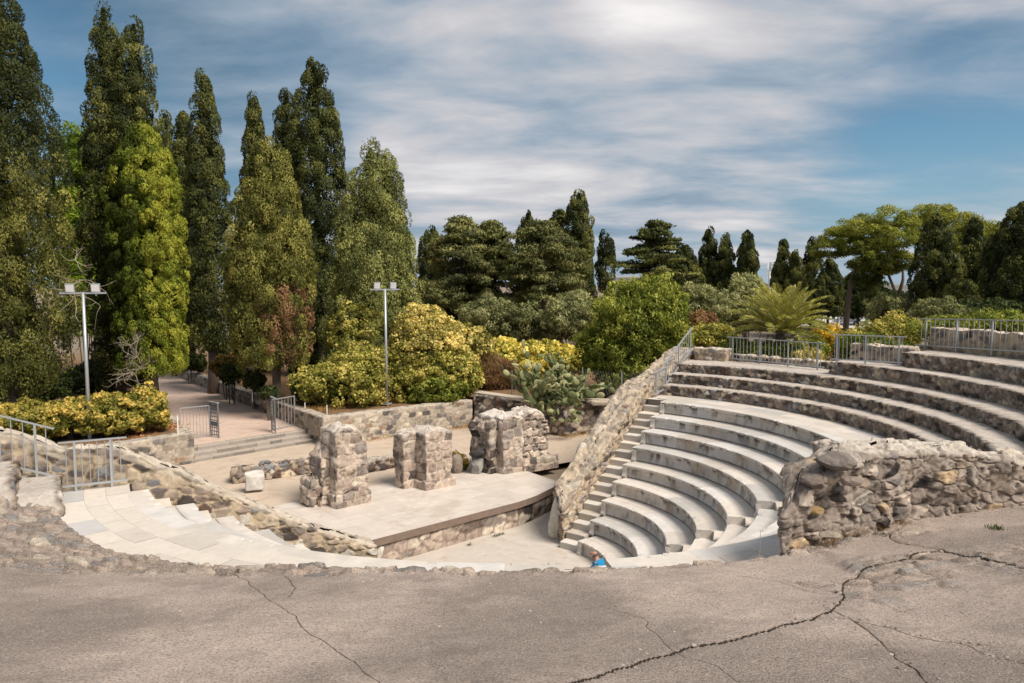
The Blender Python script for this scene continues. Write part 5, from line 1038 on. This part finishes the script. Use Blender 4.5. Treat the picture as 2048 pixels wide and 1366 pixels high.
# ---- prickly pear
pp0 = at(1110, 812, 2.3); pear = thing('prickly_pear', 'prickly pear cactus with pale green paddle pads above the rubble wall', 'cactus', pp0)
VV, FF, CC = [], [], []; nv = 0; r2 = np.random.default_rng(5)
def pad(c, d, n_, L, W, col):
    global nv
    d = unit(d); n_ = unit(n_ - d * (n_ @ d)); s_ = np.cross(d, n_); ring = []
    for lay, (th, sc_) in enumerate(((-.5, .75), (0, 1), (.5, .75))):
        for q in range(12):
            a = q * math.pi / 6; wd = W * (.5 + .06 * math.sin(a)); VV.append((c + d * (L * .5 + math.sin(a) * L * .5 * sc_) + s_ * math.cos(a) * wd * sc_ + n_ * th * .05).tolist()); CC.append((np.array(col) * (1.15 if lay == 1 else 1)).tolist())
    b0 = nv; FF.append([b0 + q for q in range(12)][::-1]); FF.append([b0 + 24 + q for q in range(12)])
    for l in range(2):
        for q in range(12): FF.append([b0 + l * 12 + q, b0 + l * 12 + (q + 1) % 12, b0 + (l + 1) * 12 + (q + 1) % 12, b0 + (l + 1) * 12 + q])
    nv += 36; return c + d * L
PC = [(.12, .145, .06), (.30, .31, .15), (.44, .43, .23), (.18, .21, .09)]
for i in range(62):
    base = pp0 + np.array(((r2.random() - .5) * 2.3, (r2.random() - .3) * 1.6, (r2.random() - .35) * .7)); tip = base
    dirn = np.array((r2.normal() * .5, -.25 + r2.normal() * .4, 1.0))
    for lv in range(r2.integers(2, 6)):
        L = .38 + .18 * r2.random(); e = pad(tip, dirn, r2.normal(size=3) + np.array((0, -.8, 0)), L, L * .68, PC[r2.integers(0, 4)])
        if r2.random() < .7: pad(e, dirn + r2.normal(size=3) * .9, r2.normal(size=3), L * .8, L * .55, PC[r2.integers(0, 4)])
        tip = e; dirn = dirn + r2.normal(size=3) * np.array((.6, .5, .35))
mobj('pads', VV, FF, M_LEAF, pear, col=CC, smooth=True); VV, FF, CC = [], [], []; nv = 0
for i in range(40):                             # pads hanging over the wall
    base = pp0 + np.array(((r2.random() - .5) * 2.4, -.75 - .35 * r2.random(), (r2.random() - .6) * .8)); L = .32; pad(base, np.array((r2.normal() * .5, -.4, r2.normal() * .7 - .3)), r2.normal(size=3) + np.array((0, -1, .3)), L, L * .65, PC[r2.integers(0, 4)])
mobj('hanging_pads', VV, FF, M_LEAF, pear, col=CC, smooth=True)
# ================================================================= person, cars, far buildings
def skin(name, verts, edges, radii, mat, parent, subd=2, root=0):
    me = bpy.data.meshes.new(name); P0 = parent_loc(parent); me.from_pydata([tuple(np.array(v, float) - P0) for v in verts], edges, []); o = bpy.data.objects.new(name, me); COL.objects.link(o)
    m = o.modifiers.new('skin', 'SKIN'); m.use_smooth_shade = True; lay = me.skin_vertices[0].data
    for i, r in enumerate(radii): lay[i].radius = (r, r) if np.isscalar(r) else r; lay[i].use_root = (i == root)
    if subd: sm = o.modifiers.new('sub', 'SUBSURF'); sm.levels = subd; sm.render_levels = subd
    dg = bpy.context.evaluated_depsgraph_get(); me2 = bpy.data.meshes.new_from_object(o.evaluated_get(dg)); me2.name = name
    bpy.data.objects.remove(o); o = bpy.data.objects.new(name, me2); COL.objects.link(o); o.parent = parent; me2.materials.clear(); me2.materials.append(mat); return o
M_SKIN = make_mat('skin', base=(.40, .22, .155), rough=.55, vary=.1, bump=.05); M_SHIRT = make_mat('blue_shirt', base=(.012, .22, .45), rough=.8, vary=.12, bump=.2)
M_TROU = make_mat('dark_trousers', base=(.06, .06, .07), vary=.15); M_HAIR = make_mat('grey_hair', base=(.10, .085, .075), vary=.3, bscale=120, bump=.6); M_SHOE = make_mat('shoes', base=(.05, .04, .035))
hp = np.array((2.40, -1.44, ZK[0] - .10)); per = thing('person', 'seated balding person in a bright blue shirt on the lowest marble bench', 'person', hp)
fw = np.array((-.80, .60, 0)); rt = np.array((.60, .80, 0)); up = np.array((0, 0, 1.0))
def L_(f, r, u): return hp + fw * f + rt * r + up * u
E_ = []; Vb = []; Rb = []
def av(p, r, frm=None):
    Vb.append(p); Rb.append(r)
    if frm is not None: E_.append((frm, len(Vb) - 1))
    return len(Vb) - 1
pv = av(L_(0, 0, .12), (.15, .12)); sp = av(L_(.04, 0, .34), (.14, .11), pv); ch = av(L_(.11, 0, .56), (.16, .12), sp); nk = av(L_(.185, 0, .68), .066, ch); hd0 = av(L_(.23, 0, .735), .082, nk); hd1 = av(L_(.27, 0, .81), .102, hd0); hd2 = av(L_(.285, 0, .885), .08, hd1)
for s_ in (-1, 1):
    sh = av(L_(.13, .19 * s_, .60), .062, ch); el = av(L_(.34, .27 * s_, .34), .046, sh); wr0 = av(L_(.52, .16 * s_, .22), .030, el); pm = av(L_(.59, .12 * s_, .19), (.040, .022), wr0)
    for k in range(4): f1 = av(L_(.64, .12 * s_ + (k - 1.5) * .021, .18), .0095, pm); f2 = av(L_(.675 - .006 * abs(k - 1), .12 * s_ + (k - 1.5) * .023, .155), .0085, f1); av(L_(.68 - .008 * abs(k - 1), .12 * s_ + (k - 1.5) * .023, .128), .0075, f2)
    t1 = av(L_(.60, .075 * s_, .17), .0105, pm); av(L_(.635, .062 * s_, .148), .009, t1)
    hi = av(L_(.05, .10 * s_, .10), .10, pv); kn = av(L_(.47, .14 * s_, .12), .065, hi); an = av(L_(.50, .13 * s_, -.30), .042, kn); av(L_(.62, .14 * s_, -.37), .034, an)
skin('body', Vb, E_, Rb, M_SKIN, per)
skin('shirt', [L_(-.01, 0, .10), L_(.04, 0, .34), L_(.11, 0, .57), L_(.175, 0, .675), L_(.13, .18, .595), L_(.24, .25, .44), L_(.13, -.18, .595), L_(.24, -.25, .44)], [(0, 1), (1, 2), (2, 3), (2, 4), (4, 5), (2, 6), (6, 7)], [(.175, .145), (.165, .135), (.185, .145), .078, .084, .072, .084, .072], M_SHIRT, per)
skin('trousers', [L_(0, 0, .10), L_(.06, .11, .1), L_(.47, .14, .125), L_(.5, .13, -.24), L_(.06, -.11, .1), L_(.47, -.14, .125), L_(.5, -.13, -.24)], [(0, 1), (1, 2), (2, 3), (0, 4), (4, 5), (5, 6)], [(.168, .14), .118, .082, .062, .118, .082, .062], M_TROU, per)
skin('hair', [L_(.19, 0, .765), L_(.175, 0, .82), L_(.22, .085, .815), L_(.265, .10, .805), L_(.22, -.085, .815), L_(.265, -.10, .805)], [(0, 1), (1, 2), (2, 3), (1, 4), (4, 5)], [.04, .042, .034, .02, .034, .02], M_HAIR, per)
for s_ in (-1, 1):
    MB().tube([L_(.275, .096 * s_, .80), L_(.29, .112 * s_, .81)], [.026, .018], 8).build('ear', M_SKIN, per, True)
    MB().tube([L_(.47, .14 * s_, -.355), L_(.58, .14 * s_, -.36), L_(.70, .145 * s_, -.385)], [.05, .052, .035], 10).build('shoe', M_SHOE, per, True)
MB().tube([L_(.36, 0, .84), L_(.395, 0, .805), L_(.375, 0, .79)], [.012, .02, .01], 8).build('nose', M_SKIN, per, True)
# ---- cars
def car(label, u, v, D, heading, paint, group):
    p = atD(u, v, D); p[2] = .56; root = thing('parked_car', label, 'car', p, group); f = np.array((math.cos(heading), math.sin(heading), 0)); s = np.array((-f[1], f[0], 0)); up = np.array((0, 0, 1.0))
    def ext(prof, half, name, mat, inset=0.0, par=root):
        n = len(prof); V = []; 
        for q, sd__ in ((-half, -1), (half, 1)): V += [p + f * a + up * b + s * (q - sd__ * inset * max(0, b - .95)) for a, b in prof]
        return mobj(name, V, [tuple(range(n))[::-1], tuple(range(n, 2 * n))] + [(i, (i + 1) % n, (i + 1) % n + n, i + n) for i in range(n)], mat, par)
    ext([(-2.2, .42), (2.15, .42), (2.25, .75), (2.1, .98), (1.05, 1.06), (.45, 1.66), (-1.95, 1.70), (-2.15, 1.1), (-2.25, .8)], .86, 'body', paint, .18)
    for sd__ in (-1, 1):
        for (a, b) in ((-1.7, -.95), (-.85, -.1), (0.0, .75)):
            q = s * (.868 * sd__); V = [p + f * a + up * 1.08 + q, p + f * b + up * 1.08 + q, p + f * (b - (.42 if b > .5 else 0)) + up * 1.55 + q - s * .1 * sd__, p + f * a + up * 1.55 + q - s * .1 * sd__]
            V += [v_ + s * .02 * sd__ for v_ in V]; mobj('window', V, [(0, 1, 2, 3), (7, 6, 5, 4), (0, 4, 5, 1), (1, 5, 6, 2), (2, 6, 7, 3), (3, 7, 4, 0)], M_WIN, root)
        for a in (-1.4, 1.4):
            c = p + f * a + up * .36 + s * (.78 * sd__); w_ = MB().tube([c - s * .11 * sd__, c + s * .11 * sd__], .36, 18).build('wheel', M_RUBBER, root); MB().tube([c + s * .10 * sd__, c + s * .13 * sd__], .2, 12).build('rim', M_METAL, w_)
        c = p + f * 2.18 + up * .78 + s * .6 * sd__; MB().box(c, f * .05, s * .16, up * .08).build('headlight', M_GLASS, root)
    MB().box(p + f * 2.2 + up * .5, f * .09, s * .84, up * .12).build('bumper', M_METAL_D, root)
car('white off-road car parked far behind the palm, nearer of the two', 1694, 645, 150, 2.75, M_CARP, 'cars in the car park')
car('pale car parked just right of and beyond the white off-road car', 1722, 644, 162, 2.6, M_CARP, 'cars in the car park')
p = atD(1677, 655, 125); MB_ = MB().tube([(p[0], p[1], .4), (p[0], p[1], 3.3)], [.25, .22], 8); o = MB_.box((p[0], p[1], 3.4), (.4, 0, 0), (0, .4, 0), (0, 0, .12)).build('gate_post', M_WHITE); tag(o, 'white post beside the umbrella pine trunk', 'post')
# ---- buildings beyond the trees
def building(label, u0, u1, vt, D, zfloor, nwin, depth=16, roof='flat'):
    a, b = atD(u0, 600, D), atD(u1, 600, D); zt = float(atD((u0 + u1) / 2, vt, D)[2]); d = (b - a); d[2] = 0; L = np.linalg.norm(d); du = d / L; back = np.array((-du[1], du[0], 0)); up = np.array((0, 0, 1.0))
    c = (a + b) / 2; c[2] = 0; root = thing('far_building', label, 'building', c, 'white buildings beyond the trees')
    MB().box(c + back * depth / 2 + up * (zt / 2 - .5), du * L / 2, back * depth / 2, up * (zt / 2 + .5)).build('wall', M_WHITE, root)
    MB().box(c + back * depth / 2 + up * (zt + .25), du * (L / 2 + .6), back * (depth / 2 + .6), up * .25).build('roof', M_ROOFG, root)
    for i in range(nwin): MB().box(c + du * L * ((i + .5) / nwin - .5) - back * .05 + up * (zt - 2.2), du * L / nwin * .3, back * .06, up * .8).build('window', M_WIN, root)
building('long low white building seen left of the tiered cedar', 1222, 1300, 555, 210, 0, 7)
building('white building below the telecom mast', 1515, 1580, 568, 230, 0, 5)
building('wide pale hall with a grey roof seen through the umbrella pine', 1770, 1850, 572, 240, 0, 8)
building('pale low building partly hidden behind the far left cypress trunks', -60, 60, 700, 95, 0, 5)
# ---- telecom mast
p = atD(1543, 600, 240); zt = float(atD(1543, 524, 240)[2]); tm = thing('telecom_mast', 'thin lattice telecom mast on the horizon right of the pointed cypress', 'mast', (p[0], p[1], 0)); mb = MB()
for sx_, sy_ in ((-1, -1), (1, -1), (1, 1), (-1, 1)): mb.tube([(p[0] + sx_ * 1.1, p[1] + sy_ * 1.1, 0), (p[0] + sx_ * .5, p[1] + sy_ * .5, zt)], .1, 4)
for i in range(12):
    z0, z1 = zt * i / 12, zt * (i + 1) / 12; w0, w1 = 1.1 - .6 * i / 12, 1.1 - .6 * (i + 1) / 12
    for a, b in (((-1, -1), (1, -1)), ((1, -1), (1, 1)), ((1, 1), (-1, 1)), ((-1, 1), (-1, -1))): mb.tube([(p[0] + a[0] * w0, p[1] + a[1] * w0, z0), (p[0] + b[0] * w1, p[1] + b[1] * w1, z1)], .07, 4, False)
mb.build('lattice', M_METAL, tm); mb = MB()
for i in range(8): q = i * math.pi / 4; mb.box((p[0] + 1.3 * math.cos(q), p[1] + 1.3 * math.sin(q), zt - 1.5 - 2.4 * (i % 2)), (.2, 0, 0), (0, .2, 0), (0, 0, 1.1))
mb.build('antennas', M_WHITE, tm)
# ---- dry grass, litter and weeds
def scatter(name, label, pts, n, ln, pal, kind='stuff', cat='grass', spread=.12, wd=.012, up=1.0):
    Lv = Leaves(); pts = np.array(pts, float); i = rng.integers(0, len(pts), n); P = pts[i] + rng.normal(size=(n, 3)) * np.array((spread, spread, 0)); D = rdir(n) * .8 + np.array((0, 0, up)); L = ln * (.5 + rng.random(n)); Lv.add(P + unit(D) * L[:, None] * .4, D, wd, L, shade(pal, rng.random(n))); tag(Lv.build(name, M_LEAF), label, cat, kind=kind)
P_DRY = [(.10, .06, .025), (.22, .14, .06), (.34, .24, .11)]; P_LIT = [(.12, .05, .025), (.26, .11, .05), (.36, .2, .1)]
def strip(a, b, n, off=0.0): a, b = np.array(a, float), np.array(b, float); return [a + (b - a) * q for q in np.linspace(0, 1, n)]
dk1 = at(652, 822, 2.06) + np.array((-.1, .5, 0)); dk2 = at(938, 790, 2.06) + np.array((0, .45, 0))
scatter('dry_grass', 'dry straw coloured grass along the top of the pale retaining wall', strip(dk1, dk2, 60) + strip(dk1 + np.array((0, .5, 0)), dk2 + np.array((0, .5, 0)), 60) + strip(at(600, 812, 2.05), at(650, 824, 2.05), 20), 5200, .17, P_DRY, spread=.28)
scatter('dry_grass', 'dry grass tufts at the foot of the rubble walls behind the stage', strip(at(905, 858, .8), at(985, 850, .8), 20) + strip(at(1130, 876, .8), at(1205, 858, .8), 22) + strip(at(700, 886, .8), at(900, 860, .8), 20), 2400, .2, P_DRY, spread=.22)
scatter('fallen_leaves', 'drift of reddish fallen leaves in the corner of the left walkway', strip(at(122, 952, ZK[8] + .01), at(240, 941, ZK[8] + .01), 20) + strip(at(118, 975, ZK[8] + .01), at(150, 950, ZK[8] + .01), 20), 520, .06, P_LIT, cat='leaves', spread=.09, wd=.045, up=.1)
scatter('fallen_leaves', 'orange needle litter on the soil beside the clipped hedge', strip(at(240, 876, GZ + .02), at(345, 850, GZ + .02), 30), 1500, .08, P_LIT, cat='leaves', spread=.35, wd=.04, up=.1)
wp = [hit_terrace(*q) for q in ((1600, 1102), (1640, 1092), (1665, 1085), (1690, 1078), (1720, 1068), (1760, 1058), (1800, 1050))]
scatter('dry_weeds', 'brown dead weeds at the foot of the broken rubble wall', wp, 700, .12, [(.06, .035, .02), (.14, .08, .045), (.26, .17, .09)], cat='weeds', spread=.07, wd=.005)
scatter('weeds', 'small green weeds growing from the terrace cracks and bench joints', [hit_terrace(1990, 1058), hit_terrace(2000, 1060), hit_terrace(378, 1136), at(1460, 924, ZK[5]), at(1466, 926, ZK[5]), at(1372, 1044, ZK[2] + .05), at(990, 1073, .02), at(996, 1071, .02), at(1005, 1068, .02), at(940, 1090, .02)], 420, .07, [(.02, .035, .008), (.05, .08, .02)], cat='weeds', spread=.05, wd=.012)
for i in range(3): pass
sp = hit_terrace(1518, 1122); mb = MB(); mb.tube([sp, sp + np.array((.01, 0, .22)), sp + np.array((.012, 0, .42))], [.006, .004, .003], 4)
for k_ in range(4): a = rng.random() * 6.28; mb.tube([sp + np.array((0, 0, .03)), sp + np.array((.07 * math.cos(a), .04 * math.sin(a), .07)), sp + np.array((.14 * math.cos(a), .06 * math.sin(a), .02))], [.004, .003, .002], 3)
tag(mb.build('dry_stalk', M_TWIG), 'thin dry weed stalk standing at the terrace edge left of the broken wall', 'weed')
# loose gravel on the terrace
VV, FF, CC = [], [], []; nv = 0; r3 = np.random.default_rng(21)
ico = [(0, 0, 1), (.9, 0, .4), (.28, .85, .45), (-.72, .53, .45), (-.72, -.53, .4), (.28, -.85, .45), (.72, .53, -.3), (-.28, .85, -.3), (-.9, 0, -.3), (-.28, -.85, -.3), (.72, -.53, -.3)]
icf = [(0, 1, 2), (0, 2, 3), (0, 3, 4), (0, 4, 5), (0, 5, 1), (1, 6, 2), (2, 7, 3), (3, 8, 4), (4, 9, 5), (5, 10, 1), (2, 6, 7), (3, 7, 8), (4, 8, 9), (5, 9, 10), (1, 10, 6)]
cpts = np.vstack([CRP[0], CRP[1], CRP[5], CRP[4]])
for i in range(900):
    if i < 420: q = cpts[r3.integers(0, len(cpts))] + r3.normal(size=2) * .09; x, y = q
    elif i < 640: q = fp[min(5, int(r3.random() * 6))] + r3.normal(size=2) * (.3, .16) - (0, .12); x, y = q
    else: r_ = 10.75 + 6.0 * r3.random() ** 1.6; a_ = -128 + 62 * r3.random(); x, y = pol(r_, a_)[:2]
    r_, a_ = math.hypot(x, y), math.degrees(math.atan2(y, x))
    ir = int(np.argmin(np.abs(rr - r_))); ia = int(np.argmin(np.abs(aa - a_))); z = Z[ir, ia]; s_ = .006 + .016 * r3.random() ** 3
    sc_ = s_ * (.7 + .6 * r3.random(3)); cl = np.array((.40, .345, .30)) * (.45 + .9 * r3.random())
    VV += [(x + p[0] * sc_[0], y + p[1] * sc_[1], z + p[2] * sc_[2] * .7) for p in ico]; CC += [cl] * 11; FF += [[q + nv for q in f] for f in icf]; nv += 11
tag(mobj('gravel', VV, FF, M_STONE_FINE, col=CC), 'loose grit and pebbles scattered over the cracked terrace', 'gravel', kind='stuff')
